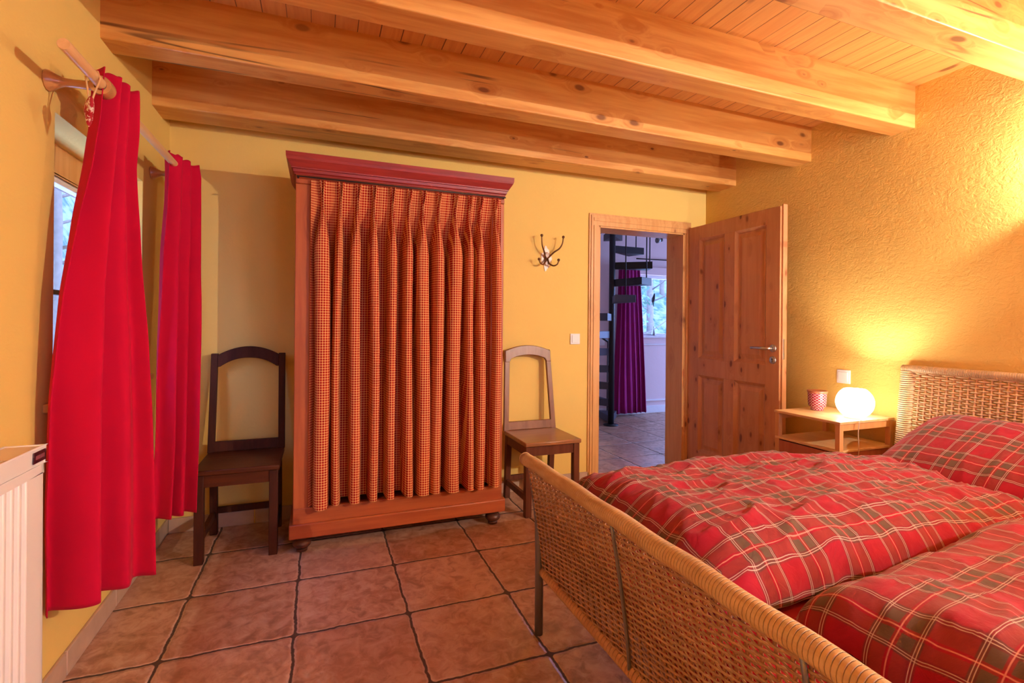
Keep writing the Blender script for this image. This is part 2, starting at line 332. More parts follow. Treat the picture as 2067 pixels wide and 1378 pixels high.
# ------------------------------------------------------------------ mesh helpers
class MB:
    def __init__(self): self.v, self.f, self.uv = [], [], []
    def add(self, verts, faces, uvs=None):
        n = len(self.v); self.v += [tuple(p) for p in verts]
        self.f += [tuple(i + n for i in fc) for fc in faces]
        self.uv += list(uvs) if uvs else [(0, 0)] * len(verts)
        return self
    def box(self, x0, x1, y0, y1, z0, z1):
        v = [(x, y, z) for x in (x0, x1) for y in (y0, y1) for z in (z0, z1)]
        return self.add(v, [(0, 1, 3, 2), (4, 6, 7, 5), (0, 4, 5, 1), (2, 3, 7, 6), (0, 2, 6, 4), (1, 5, 7, 3)])
    def hexa(self, bot, top):
        """bot, top: four corners each, same winding"""
        return self.add(list(bot) + list(top), [(3, 2, 1, 0), (4, 5, 6, 7)] + [(i, (i + 1) % 4, (i + 1) % 4 + 4, i + 4) for i in range(4)])
    def prism(self, pts, ax, a, b):
        """extrude a 2D outline along axis ax (0,1,2) from a to b"""
        def P(p, t):
            q = list(p); q.insert(ax, t); return tuple(q)
        n = len(pts); v = [P(p, a) for p in pts] + [P(p, b) for p in pts]
        return self.add(v, [tuple(range(n))[::-1], tuple(range(n, 2 * n))] + [(i, (i + 1) % n, (i + 1) % n + n, i + n) for i in range(n)])
    def tube(self, pts, r, seg=8, cap=True, flat=1.0):
        pts = [Vector(p) for p in pts]; rs = r if hasattr(r, '__len__') else [r] * len(pts)
        v = []; prev = None
        for i, p in enumerate(pts):
            t = (pts[min(i + 1, len(pts) - 1)] - pts[max(i - 1, 0)]).normalized()
            if prev is None:
                up = Vector((0, 0, 1)) if abs(t.z) < .9 else Vector((1, 0, 0))
                a = t.cross(up).normalized()
            else:
                a = (prev - t * prev.dot(t)).normalized()
            prev = a; b = t.cross(a)
            for k in range(seg):
                an = 2 * pi * k / seg; v.append(p + (a * cos(an) * flat + b * sin(an)) * rs[i])
        f = [(i * seg + k, i * seg + (k + 1) % seg, (i + 1) * seg + (k + 1) % seg, (i + 1) * seg + k) for i in range(len(pts) - 1) for k in range(seg)]
        if cap: f += [tuple(range(seg))[::-1], tuple(range((len(pts) - 1) * seg, len(pts) * seg))]
        return self.add(v, f)
    def lathe(self, prof, c, axis=(0, 0, 1), seg=24, closed=False):
        """prof: (radius, height) pairs along axis from c"""
        ax = Vector(axis).normalized(); a = ax.orthogonal().normalized(); b = ax.cross(a); c = Vector(c)
        v = [c + ax * h + (a * cos(2 * pi * k / seg) + b * sin(2 * pi * k / seg)) * r for r, h in prof for k in range(seg)]
        m = len(prof)
        f = [(i * seg + k, i * seg + (k + 1) % seg, (i + 1) * seg + (k + 1) % seg, (i + 1) * seg + k) for i in range(m - 1) for k in range(seg)]
        if closed: f += [((m - 1) * seg + k, (m - 1) * seg + (k + 1) % seg, (k + 1) % seg, k) for k in range(seg)]
        else:
            if prof[0][0] > 1e-5: f.append(tuple(range(seg))[::-1])
            if prof[-1][0] > 1e-5: f.append(tuple(range((m - 1) * seg, m * seg)))
        return self.add(v, f)
    def grid(self, nu, nv, fn, uvf=None, flip=False):
        v = [fn(i / nu, j / nv) for j in range(nv + 1) for i in range(nu + 1)]
        uv = [uvf(i / nu, j / nv) for j in range(nv + 1) for i in range(nu + 1)] if uvf else None
        w = nu + 1
        f = [(j * w + i, j * w + i + 1, (j + 1) * w + i + 1, (j + 1) * w + i) for j in range(nv) for i in range(nu)]
        if flip: f = [q[::-1] for q in f]
        return self.add(v, f, uv)
    def build(self, name, mat, parent=None, smooth=None, bevel=0, bseg=2, solid=0, sub=0, tri=False):
        off = parent_loc(parent)
        me = bpy.data.meshes.new(name)
        me.from_pydata([(p[0] - off[0], p[1] - off[1], p[2] - off[2]) for p in self.v], [], self.f)
        if any(u != (0, 0) for u in self.uv):
            l = me.uv_layers.new(name='UVMap')
            for lp in me.loops: l.data[lp.index].uv = self.uv[lp.vertex_index]
        bm = bmesh.new(); bm.from_mesh(me)
        if not any(u != (0, 0) for u in self.uv): bmesh.ops.remove_doubles(bm, verts=bm.verts, dist=1e-6)
        bmesh.ops.recalc_face_normals(bm, faces=bm.faces); bm.to_mesh(me); bm.free()
        o = bpy.data.objects.new(name, me); C.objects.link(o)
        if mat: me.materials.append(MAT[mat] if isinstance(mat, str) else mat)
        if parent: o.parent = parent
        if solid:
            m = o.modifiers.new('s', 'SOLIDIFY'); m.thickness = solid; m.offset = 0
        if bevel:
            m = o.modifiers.new('b', 'BEVEL'); m.width = bevel; m.segments = bseg; m.limit_method = 'ANGLE'; m.angle_limit = radians(40)
        if sub:
            m = o.modifiers.new('d', 'SUBSURF'); m.levels = sub; m.render_levels = sub
        if smooth is None: smooth = True
        if smooth:
            me.polygons.foreach_set('use_smooth', [True] * len(me.polygons))
            if bevel or smooth == 'auto':
                try: me.set_sharp_from_angle(angle=radians(38))
                except Exception: pass
        return o
def parent_loc(p):
    x = Vector((0, 0, 0))
    while p is not None: x += Vector(p.location); p = p.parent
    return x
def thing(name, loc, label, cat, group=None):
    o = bpy.data.objects.new(name, None); C.objects.link(o); o.location = loc; o.empty_display_size = .1
    return tag(o, label, cat, group)
def tag(o, label, cat, group=None, kind=None):
    o['label'] = label; o['category'] = cat
    if group: o['group'] = group
    if kind: o['kind'] = kind
    return o
def struct(o, label=None, cat=None):
    o['kind'] = 'structure'
    if label: o['label'] = label; o['category'] = cat or o.name.split('_')[0]
    return o
def lerp(a, b, t): return a + (b - a) * t
def table(pts, z):
    pts = sorted(pts)
    if z <= pts[0][0]: return pts[0][1]
    for (a, x), (b, y) in zip(pts, pts[1:]):
        if z <= b:
            t = (z - a) / (b - a); t = t * t * (3 - 2 * t) * .5 + t * .5
            return x + (y - x) * t
    return pts[-1][1]

# ------------------------------------------------------------------ room shell
m = MB().box(XL - .4, 8.2, YB - .2, OY + .2, -.12, 0); struct(m.build('floor', 'tiles', smooth=False), 'worn terracotta tile floor with dark grout lines')
m = MB().box(XL - .35, XR + .35, YB - .2, D + DT, ZC, ZC + .06); struct(m.build('ceiling', 'boards', smooth=False), 'pine board ceiling between the beams')
# left wall with the window recess (opening y 2.07..2.92, z .93..1.905)
WY0, WY1, WZ0, WZ1 = 2.06, 2.93, .93, 1.905
m = MB()
m.box(XL - .215, XL, YB, WY0, 0, ZC); m.box(XL - .215, XL, WY1, D, 0, ZC); m.box(XL - .215, XL, WY0, WY1, 0, WZ0); m.box(XL - .215, XL, WY0, WY1, WZ1, ZC)
struct(m.build('wall_left', 'wall_smooth', smooth='auto'), 'yellow plaster wall with the window recess')
m = MB().box(XR, XR + .25, YB, D + DT, 0, ZC); struct(m.build('wall_right', 'wall', smooth=False), 'rough yellow plaster wall behind the bed')
DX0, DX1, DZ = 2.028, 2.858, 1.995
m = MB().box(XL - .3, DX0, D, D + DT, 0, ZC).box(DX1, XR, D, D + DT, 0, ZC).box(DX0, DX1, D, D + DT, DZ, ZC)
struct(m.build('wall_back', 'wall_smooth', smooth=False), 'yellow wall behind the wardrobe and doorway')
m = MB().box(XL - .3, .9, YB - .2, YB, 0, ZC).box(2.3, XR + .25, YB - .2, YB, 0, ZC).box(.9, 2.3, YB - .2, YB, 0, .75).box(.9, 2.3, YB - .2, YB, 2.0, ZC); struct(m.build('wall_front', 'wall_smooth', smooth=False), 'yellow wall opposite the wardrobe')
# skirting tiles
def skirting(name, runs, lab):
    m = MB()
    for r in runs: m.box(*r)
    struct(m.build(name, 'skirt', bevel=.003), lab)
ts = .4452
skirting('baseboard_left', [(XL, XL + .012, y, min(y + .44, D - .001), 0, .085) for y in [YB + k * ts for k in range(13)] if y < D - .02], 'stone tile skirting along the window wall')
skirting('baseboard_back', [(x, min(x + .44, DX0 - .075), D - .012, D, 0, .085) for x in [XL + .013 + k * ts for k in range(7)] if x < DX0 - .09], 'stone tile skirting behind the chairs')
skirting('baseboard_right', [(XR - .012, XR, y, min(y + .44, D - .001), 0, .085) for y in [YB + k * ts for k in range(13)] if y < D - .02], 'stone tile skirting behind the bed')

# beams
BE = [('resting against the back wall', 3.06, .20), ('second from the back wall', 2.41, .135), ('third from the back wall', 1.782, .132), ('fourth from the back wall', 1.13, .136),
      ('above the near side of the bed', .48, .134), ('behind the near lamp', -.17, .134), ('second from the opposite wall', -.82, .134), ('nearest the opposite wall', -1.47, .134)]
for k, (lab, y, w) in enumerate(BE):
    m = MB(); n = 14
    x0, x1 = XL - .02, XR + .02
    m.box(x0, x1, y, y + w, ZB, ZC + .01)
    o = m.build('ceiling_beam', 'beam', bevel=.006)
    tag(o, 'thick pine ceiling beam, ' + lab, 'beam', 'pine ceiling beams')

# ------------------------------------------------------------------ door
dr = bpy.data.objects.new('door_1', None); C.objects.link(dr); dr.location = (DX1, D, 0)
struct(dr, 'knotty pine panelled door standing open against the right wall', 'door')
m = MB()
y0, y1 = D - .02, D
for (a, b) in ((DX0 - .085, DX0 + .004), (DX1 - .004, DX1 + .062)):
    m.box(a, b, y0 + .008, y1, 0, DZ - .004)
    m.box(a + .014, b - .012, y0, y0 + .008, 0, DZ - .004)
    m.box(a + .034, b - .03, y0 - .006, y0, 0, DZ - .004)
m.box(DX0 - .085, DX1 + .062, y0 + .008, y1, DZ - .004, DZ + .09)
m.box(DX0 - .071, DX1 + .05, y0, y0 + .008, DZ - .004, DZ + .076)
m.box(DX0 - .051, DX1 + .03, y0 - .006, y0, DZ + .03, DZ + .056)
m.box(DX0 - .001, DX0 + .016, D - .008, D + DT + .015, 0, DZ); m.box(DX1 - .016, DX1 + .001, D - .008, D + DT + .015, 0, DZ); m.box(DX0, DX1, D - .008, D + DT + .015, DZ - .016, DZ)
m.build('door_frame', 'framewood', dr, bevel=.003)
# leaf: plane x = LX .. LX+.04, y from LY0 (lock side) to LY1 (hinges)
LX, LY0, LY1, LZ0, LZ1 = 2.885, 2.475, 3.362, .012, 2.032
m = MB(); T = .04
ys = [LY0, 2.585, 2.868, 2.968, 3.242, LY1]; zs = [LZ0, .20, .818, .957, 1.925, LZ1]
m.box(LX, LX + T, ys[0], ys[1], zs[0], zs[5]); m.box(LX, LX + T, ys[4], ys[5], zs[0], zs[5])
m.box(LX, LX + T, ys[1], ys[4], zs[4], zs[5]); m.box(LX, LX + T, ys[1], ys[4], zs[2], zs[3]); m.box(LX, LX + T, ys[1], ys[4], zs[0], zs[1])
for a, b in ((1, 2), (3, 4)): m.box(LX, LX + T, ys[2], ys[3], zs[b], zs[b + 1]) if b == 9 else None
m.box(LX, LX + T, ys[2], ys[3], zs[1], zs[2]); m.box(LX, LX + T, ys[2], ys[3], zs[3], zs[4])
m.box(LX + .014, LX + T + .012, LY0 - .013, LY0, LZ0, LZ1 + .012)     # rebate lip along the lock edge
leaf = m.build('door_leaf', 'doorwood_z', dr, bevel=.002)
for (a, b) in ((ys[1], ys[2]), (ys[3], ys[4])):
    for (c, d) in ((zs[1], zs[2]), (zs[3], zs[4])):
        m = MB(); lay = [(0, 0.001), (.022, .019), (.034, .019), (.062, .009)]
        v = []
        for ins, dep in lay: v += [(LX + dep, a + ins, c + ins), (LX + dep, b - ins, c + ins), (LX + dep, b - ins, d - ins), (LX + dep, a + ins, d - ins)]
        f = [(4 * i + k, 4 * i + (k + 1) % 4, 4 * i + 4 + (k + 1) % 4, 4 * i + 4 + k) for i in range(3) for k in range(4)] + [(12, 13, 14, 15)]
        m.add(v, f); m.box(LX + .0195, LX + .03, a, b, c, d)
        m.build('panel', 'doorwood_z', leaf, smooth=False)
m = MB().lathe([(.0, -.009), (.024, -.009), (.026, -.006), (.026, 0)], (LX, 2.522, 1.072), (1, 0, 0))
m.tube([(LX - .005, 2.522, 1.072), (LX - .04, 2.522, 1.072), (LX - .052, 2.53, 1.072), (LX - .055, 2.55, 1.072), (LX - .055, 2.66, 1.071)], .0095, 12)
h = m.build('handle', 'steel', leaf); h['label'] = 'brushed steel lever handle'
m = MB().lathe([(0, -.008), (.024, -.008), (.026, -.005), (.026, 0)], (LX, 2.524, .992), (1, 0, 0))
e = m.build('escutcheon', 'steel', leaf); e['label'] = 'round steel keyhole plate'
m = MB().lathe([(0, -.0095), (.006, -.0095), (.006, -.008)], (LX, 2.524, .998), (1, 0, 0), 12).box(LX - .0095, LX - .008, 2.5215, 2.5265, .976, .998); m.build('keyhole', 'black', e)
m = MB().box(LX + .017, LX + .033, LY0 - .0145, LY0 - .0125, 1.0, 1.14); m.build('strike_plate', 'steel', leaf, bevel=.001)

# ------------------------------------------------------------------ neighbouring room
OX0, OX1, OZ = .9, 6.3, 3.2
FW0, FW1, FZ0, FZ1 = 4.03, 5.15, 1.07, 1.905
m = MB().box(OX0, FW0, OY, OY + .2, 0, OZ).box(FW1, OX1, OY, OY + .2, 0, OZ).box(FW0, FW1, OY, OY + .2, 0, FZ0).box(FW0, FW1, OY, OY + .2, FZ1, OZ)
struct(m.build('wall_far', 'wall_other', smooth=False), 'pale wall of the room beyond the doorway')
m = MB().box(OX0 - .2, OX0, D + DT, OY, 0, OZ); struct(m.build('wall_far_left', 'wall_other', smooth=False), 'pale side wall of the next room')
m = MB().box(OX1, OX1 + .2, D + DT, 3.7, 0, OZ).box(OX1, OX1 + .2, 5.5, OY, 0, OZ).box(OX1, OX1 + .2, 3.7, 5.5, 2.3, OZ).box(OX1, OX1 + .2, 3.7, 5.5, 0, .1)
struct(m.build('wall_far_right', 'wall_other', smooth=False), 'pale side wall of the next room with an added daylight opening')
m = MB().box(XR + .25, OX1 + .2, D, D + DT, 0, OZ).box(OX0 - .2, XR + .25, D + .02, D + DT, ZC + .06, OZ); struct(m.build('wall_far_near', 'wall_other', smooth=False), 'near wall of the next room')
m = MB().box(OX0 - .2, OX1 + .2, D, OY + .2, OZ, OZ + .08); struct(m.build('ceiling_far', 'white_other', smooth=False), 'white ceiling of the next room')
m = MB().box(OX0, FW0 + 2.4, OY - .012, OY, 0, .10).box(OX0, FW0 + 2.4, OY - .022, OY, .165, .185)
struct(m.build('baseboard_far', 'white_other', bevel=.003), 'pale skirting under the far window')
win2 = bpy.data.objects.new('window_2', None); C.objects.link(win2); win2.location = (FW0, OY, FZ0); struct(win2, 'bright window of the room beyond the doorway', 'window')
m = MB().box(FW0, FW1, OY + .02, OY + .075, FZ1 - .045, FZ1).box(FW0, FW1, OY + .02, OY + .075, FZ0, FZ0 + .03).box(FW0, FW0 + .045, OY + .02, OY + .075, FZ0, FZ1).box(FW1 - .045, FW1, OY + .02, OY + .075, FZ0, FZ1)
m.build('window_frame', 'white_other', win2, bevel=.004)
MB().box(FW0 + .04, FW1 - .04, OY + .045, OY + .051, FZ0 + .02, FZ1 - .04).build('pane', 'pane', win2, smooth=False)
MB().box(FW0 - .1, FW1 + .1, OY - .05, OY + .02, FZ0 - .03, FZ0).box(FW0 - .1, FW1 + .1, OY - .022, OY, FZ0 - .13, FZ0 - .115).build('window_sill', 'white_other', win2, bevel=.004)
MB().box(FW0 - .12, FW1 + .12, OY - .06, OY, FZ1 + .0, FZ1 + .105).build('blind_box', 'wall_other', win2, bevel=.004)
win3 = bpy.data.objects.new('added_window', None); C.objects.link(win3); win3.location = (OX1, 3.7, .1); struct(win3, 'tall daylight opening added in the side wall of the next room', 'window')  # unseen opening, added to let more daylight into the next room
MB().box(OX1 + .05, OX1 + .1, 3.7, 3.77, .1, 2.3).box(OX1 + .05, OX1 + .1, 5.43, 5.5, .1, 2.3).box(OX1 + .05, OX1 + .1, 3.7, 5.5, 2.23, 2.3).build('window_frame', 'white_other', win3, bevel=.004)
MB().box(OX1 + .07, OX1 + .076, 3.77, 5.43, .1, 2.23).build('pane', 'pane', win3, smooth=False)
# thin cable with hanging lamp
ra = thing('cable_rail', (4.6, OY - .03, 2.13), 'thin dark rail running along the wall above the far window', 'rail'); MB().tube([(4.03, OY - .03, 2.12), (5.4, OY - .03, 2.13)], .008, 6).build('bar', 'iron', ra)
for x in (4.1, 5.3): MB().tube([(x, OY, 2.122), (x, OY - .03, 2.122)], .006, 6).build('bracket', 'iron', ra)
def curtain_mesh(fnA, fnB, z0, z1, folds, amp, nu=160, nv=60, seed=0, edge=.0, hemwave=0):
    """vertical pleated cloth; fnA, fnB give the (x, y) of its two edges at a height"""
    rnd = random.Random(seed); ph = [rnd.uniform(-.6, .6) for _ in range(40)]; am = [rnd.uniform(.55, 1.25) for _ in range(40)]
    m = MB()
    def P(u, v):
        z = lerp(z1, z0, v)
        a, b = Vector(fnA(z)), Vector(fnB(z)); d = (b - a); L = d.length; n = Vector((-d.y, d.x)) / max(L, 1e-6)
        f = folds * u + .22 * sin(3.1 * v + 2 * u * folds * .5 + seed) * v
        k = min(int(max(f, 0)), 38); fr = f - int(max(f, 0)); am_ = lerp(am[k], am[k + 1], fr)
        w = sin(2 * pi * f + ph[k] * 0) * am_ + .3 * sin(4.3 * pi * f + 1.0 + v * 1.5)
        off = amp(v) * w
        uu = u + .16 / folds * sin(4 * pi * f + .8)
        p = a + d * uu + n * off
        zz = z + (hemwave * sin(2 * pi * f * .7 + 1) if v > .98 else 0)
        return (p.x, p.y, zz)
    m.grid(nu, nv, P)
    return m
pc = curtain_mesh(lambda z: (lerp(3.62, 3.69, z / 2), OY - .13), lambda z: (lerp(4.155, 4.01, z / 2), OY - .13), .04, 2.02, 6, lambda v: .02 + .022 * v, 140, 20, 5)
tag(pc.build('curtain', 'purple_curtain', solid=.003), 'long dark magenta curtain beside the window of the next room', 'curtain')
t = thing('wall_control_panel', (3.51, OY - .002, 1.03), 'grey rectangular control plate on the far wall left of the magenta curtain', 'control panel')
MB().box(3.46, 3.55, OY - .02, OY, .94, 1.13).build('housing', 'plastic', t, bevel=.004); MB().box(3.495, 3.515, OY - .023, OY - .02, 1.07, 1.09).build('knob', 'plastic_grey', t, bevel=.001)
t = thing('cone_ornament', (4.33, OY - .02, FZ0), 'small grey cone shaped ornament on the far window sill', 'ornament')
MB().lathe([(.033, 0), (.033, .012), (.028, .02), (.002, .115)], (4.33, OY - .018, FZ0 + .001), seg=16).build('cone', 'zinc', t); MB().lathe([(0, 0), (.008, .006), (0, .014)], (4.33, OY - .018, FZ0 + .112), seg=10).build('tip', 'iron', t)
t = thing('hanging_bird', (4.33, OY - .012, 1.55), 'dark bird figure hanging before the far window pane', 'ornament')
MB().lathe([(0, 0), (.018, .02), (.026, .06), (.016, .11), (.012, .13), (.0, .15)], (4.33, OY + .012, 1.52), (.25, 0, 1), 12).tube([(4.34, OY + .012, 1.53), (4.35, OY + .012, 1.47)], [.012, .003], 6).build('body', 'iron', t)
MB().tube([(4.36, OY + .012, 1.66), (4.34, OY + .018, 1.86)], .0015, 4).build('string', 'iron', t)
t = thing('door_stop', (4.27, 5.02, 0), 'small dark door stop lying on the bluish tiles beyond the doorway', 'door stop')
MB().lathe([(.03, 0), (.032, .01), (.024, .024), (.012, .03), (0, .034)], (4.05, 4.88, 0), seg=14).build('base', 'iron', t); MB().lathe([(.012, 0), (.016, .01), (0, .024)], (4.05, 4.88, .03), seg=10).build('knob', 'iron', t)
# spiral stair
PX, PY = 3.31, 5.20
st = thing('spiral_staircase', (PX, PY, 0), 'dark steel spiral staircase with open treads in the next room', 'staircase')
MB().tube([(PX, PY, 0), (PX, PY, OZ - .01)], .037, 16).lathe([(.09, 0), (.09, .012), (.04, .02)], (PX, PY, 0)).build('post', 'iron', st)
steps = []; yaw_ = .3694; ANG = [-85, -125, -148, -170, -190, -210, -238, -278, -318, -358, -398, -438, -470, -500, -530]
for k in range(15):
    z = .10 + k * .208
    steps.append((z, -yaw_ - radians(ANG[k])))
for k, (z, ang) in enumerate(steps):
    R = .47; da = radians(15)
    def pt(r, a, zz): return (PX + r * cos(a), PY + r * sin(a), zz)
    m = MB(); m.hexa([pt(.03, ang - .3, z - .085), pt(R, ang - da, z - .085), pt(R, ang + da, z - .085), pt(.03, ang + .3, z - .085)], [pt(.03, ang - .3, z), pt(R, ang - da, z), pt(R, ang + da, z), pt(.03, ang + .3, z)])
    m.build('tread', 'tread' if z < 1.7 else 'iron', st, bevel=.003)  # lower treads get a lighter grey: light on them put into the colour
    MB().tube([pt(R - .02, ang, z), pt(R - .02, ang, min(z + .92, OZ - .02))], .007, 6).build('baluster', 'iron', st)
m = MB(); pts = []
for k in range(41):
    kk = k / 4; i = int(kk); ang = -yaw_ - radians(lerp(ANG[i], ANG[i + 1], kk - i)); z = min(.10 + kk * .208 + .9, OZ - .02); pts.append((PX + .45 * cos(ang), PY + .45 * sin(ang), z))
m.tube(pts, .017, 8).build('handrail', 'iron', st)
sl = thing('spot_lamp', (4.62, 5.0, 2.35), 'small clear glass halogen spot lamp hanging beyond the doorway', 'lamp')
MB().box(3.86, 3.89, 4.99, 5.02, 2.235, 2.28).tube([(3.875, 5.0, 2.27), (3.875, 5.0, OZ)], .003, 5).build('socket', 'iron', sl); MB().lathe([(.012, 0), (.03, .02), (.034, .055), (.03, .055), (.01, .02)], (3.86, 5.0, 2.25), (-1, 0, -.15), 16).build('reflector', 'zinc', sl)

# ------------------------------------------------------------------ left window
win = bpy.data.objects.new('window_1', None); C.objects.link(win); win.location = (XL, WY0, WZ0); struct(win, 'wooden window in the recess behind the red curtains', 'window')
gx = -.99
m = MB()
m.box(gx - .03, gx + .035, WY0 - .02, WY1 + .02, 1.79, WZ1 + .01)       # wide head board
m.box(gx - .03, gx + .035, WY0 - .02, WY0 + .06, WZ0 - .01, 1.79); m.box(gx - .03, gx + .035, WY1 - .06, WY1 + .02, WZ0 - .01, 1.79); m.box(gx - .03, gx + .035, WY0 + .06, WY1 - .06, WZ0 - .01, .985)
m.build('window_frame', 'framewood', win, bevel=.004)
m = MB()
for a, b, c, d in ((WY0 + .06, WY1 - .06, 1.765, 1.79), (WY0 + .06, WY1 - .06, .985, 1.01), (WY0 + .06, WY0 + .085, 1.01, 1.765), (WY1 - .085, WY1 - .06, 1.01, 1.765)): m.box(gx - .02, gx + .02, a, b, c, d)
m.build('sash', 'white_other', win, bevel=.003)
MB().box(gx - .012, gx + .018, WY0 + .085, WY1 - .085, 1.325, 1.345).build('glazing_bar', 'chair_dark', win, bevel=.002)
MB().box(gx - .004, gx + .002, WY0 + .08, WY1 - .08, 1.005, 1.77).build('pane', 'pane', win, smooth=False)
MB().box(gx + .03, XL + .03, WY0 - .06, WY1 + .10, WZ0, WZ0 + .028).build('window_sill', 'framewood', win, bevel=.004)

win4 = bpy.data.objects.new('window_4', None); C.objects.link(win4); win4.location = (.9, YB, .75); struct(win4, 'wooden window in the wall opposite the wardrobe', 'window')
m = MB()
for q in ((.9, .97, .75, 2.0), (2.23, 2.3, .75, 2.0), (.97, 2.23, .75, .82), (.97, 2.23, 1.93, 2.0), (1.57, 1.63, .82, 1.93)): m.box(q[0], q[1], YB - .16, YB - .10, q[2], q[3])
m.build('window_frame', 'framewood', win4, bevel=.004); MB().box(.96, 2.24, YB - .133, YB - .127, .81, 1.94).build('pane', 'pane', win4, smooth=False)
MB().box(.86, 2.34, YB - .10, YB + .04, .72, .75).build('window_sill', 'framewood', win4, bevel=.004)
# ------------------------------------------------------------------ curtain rod, brackets
RX, RZ = -.665, 1.99
t = thing('curtain_rod', (RX, 2.5, RZ), 'round pine curtain rod above the left window', 'curtain rod')
m = MB().lathe([(.005, .0), (.015, 0), (.0165, .003), (.0165, 1.47), (.0, 1.47)], (RX, 1.735, RZ), (0, 1, 0), 24); m.build('pole', 'rod', t, smooth='auto')
MB().lathe([(0, .012), (.006, .012), (.006, .0005)], (RX, 1.735, RZ), (0, 1, 0), 14).build('pole_hole', 'black', t)
for y in (2.005, 3.06):
    m = MB().lathe([(.030, 0), (.033, .004), (.031, .012), (.021, .028), (.0135, .045), (.0125, .07), (.0145, .118), (.018, .124)], (XL, y, RZ - .006), (1, 0, .02), 24)
    # cup around the pole
    m.lathe([(.030, -.022), (.031, 0), (.030, .022), (.0175, .022), (.0175, -.022)], (RX, y, RZ - .004), (0, 1, 0), 24, closed=True)
    b = m.build('bracket', 'bracket', t, smooth='auto')
# red curtains
nL = [(2.04, .03), (1.89, .04), (1.773, 0), (1.528, -.13), (1.295, -.21), (.994, -.22), (.693, -.165), (.3, -.07)]
nR = [(2.04, .95), (1.91, .90), (1.763, .83), (1.485, .91), (1.131, 1.0), (.862, 1.03), (.593, 1.035), (.3, 1.025)]
fL = [(2.03, .03), (1.808, .04), (1.52, -.05), (1.102, -.055), (.639, .01), (.3, -.016)]
fR = [(2.03, .93), (1.976, 1.0), (1.605, 1.02), (1.346, 1.02), (.845, .968), (.3, .936)]
def edges(tl, tr, bl, br, zt, zb, tabL, tabR):
    def base(z, tab):
        t = (zt - z) / (zt - zb); A = Vector(tl).lerp(Vector(bl), t); B = Vector(tr).lerp(Vector(br), t)
        return A + (B - A) * table(tab, z)
    return (lambda z: base(z, tabL)), (lambda z: base(z, tabR))
def drape(A, B, z0, z1, folds, seed, nu=220, nv=110):
    rnd = random.Random(seed)
    am = [rnd.uniform(.6, 1.3) for _ in range(60)]; dr_ = [rnd.uniform(-.35, .35) for _ in range(60)]
    m = MB()
    def P(u, v):
        z = lerp(z1, z0, v); a, b = Vector(A(z)), Vector(B(z)); d = b - a; L = d.length; n = Vector((-d.y, d.x)) / L
        # tight gathers at the header opening into a few broad folds
        f = folds * u; tight = max(0, 1 - v / .07)
        bw = mn.noise(Vector((u * 2.6 + seed, v * .9, 0.3)))
        w1 = sin(2 * pi * (f + .35 * bw * min(1, v * 3)) + seed)
        w2 = sin(2 * pi * (f * 2.1 + .3 * v) + 1.3)
        k = int(f); amp = lerp(am[k], am[k + 1], f - k)
        off = (.021 + .018 * v) * amp * w1 + .0008 * w2 + tight * .006 * sin(2 * pi * f * 2.3)
        off += .004 * mn.noise(Vector((u * 4, v * 4, seed)))
        p = a + d * (u + .035 * sin(4 * pi * f * .5 + 2) * (1 - abs(2 * u - 1))) - n * off
        zz = z
        if v < .02: zz += .004 * sin(2 * pi * f * 3)
        return (p.x, p.y, zz)
    m.grid(nu, nv, P)
    return m
A, B = edges((-.68, 1.985), (-.615, 2.175), (-.75, 1.94), (-.56, 2.14), 2.03, .3, nL, nR)
tag(drape(A, B, .315, 2.045, 2.9, 2).build('curtain', 'red_curtain', solid=.003), 'crimson curtain hanging beside the radiator, nearer of the red pair', 'curtain', 'red window curtains')
A, B = edges((-.68, 2.80), (-.61, 3.05), (-.71, 2.76), (-.56, 2.86), 2.0, .3, fL, fR)
tag(drape(A, B, .29, 2.035, 2.8, 9).build('curtain', 'red_curtain', solid=.003), 'crimson curtain hanging beside the dark chair, farther of the red pair', 'curtain', 'red window curtains')
# heart ornament
t = thing('heart_ornament', (-.663, 1.90, 1.86), 'small red and white cloth heart hanging from the end of the curtain rod', 'ornament')
m = MB(); hs = []
for k in range(36):
    a = 2 * pi * k / 36; hs.append((.0029 * 16 * sin(a) ** 3, .0031 * (13 * cos(a) - 5 * cos(2 * a) - 2 * cos(3 * a) - cos(4 * a))))
hd = Vector((-.46, .88, 0)).normalized(); hn = Vector((.88, .46, 0))
ctr = Vector((-.664, 1.90, 1.872)); v = []; f = []
lay = [(.0, -.011), (.55, -.009), (.86, -.005), (1.0, 0), (.86, .005), (.55, .009), (.0, .011)]
for s, dd in lay:
    for (a, b) in hs: v.append(ctr + hd * (a * s) + Vector((0, 0, b * s)) + hn * dd)
n = 36; f = [(i * n + k, i * n + (k + 1) % n, (i + 1) * n + (k + 1) % n, (i + 1) * n + k) for i in range(6) for k in range(n)]
m.add(v, f); m.build('cloth_heart', 'heart', t)
MB().tube([ctr + Vector((0, 0, .018)), (-.672, 1.915, 1.93), (-.684, 1.93, 1.985), (-.672, 1.932, 2.009), (-.653, 1.93, 2.006), (-.645, 1.925, 1.98), (-.655, 1.912, 1.93), ctr + hn * .004 + Vector((0, 0, .018))], .0028, 6).build('ribbon', 'rod', t)

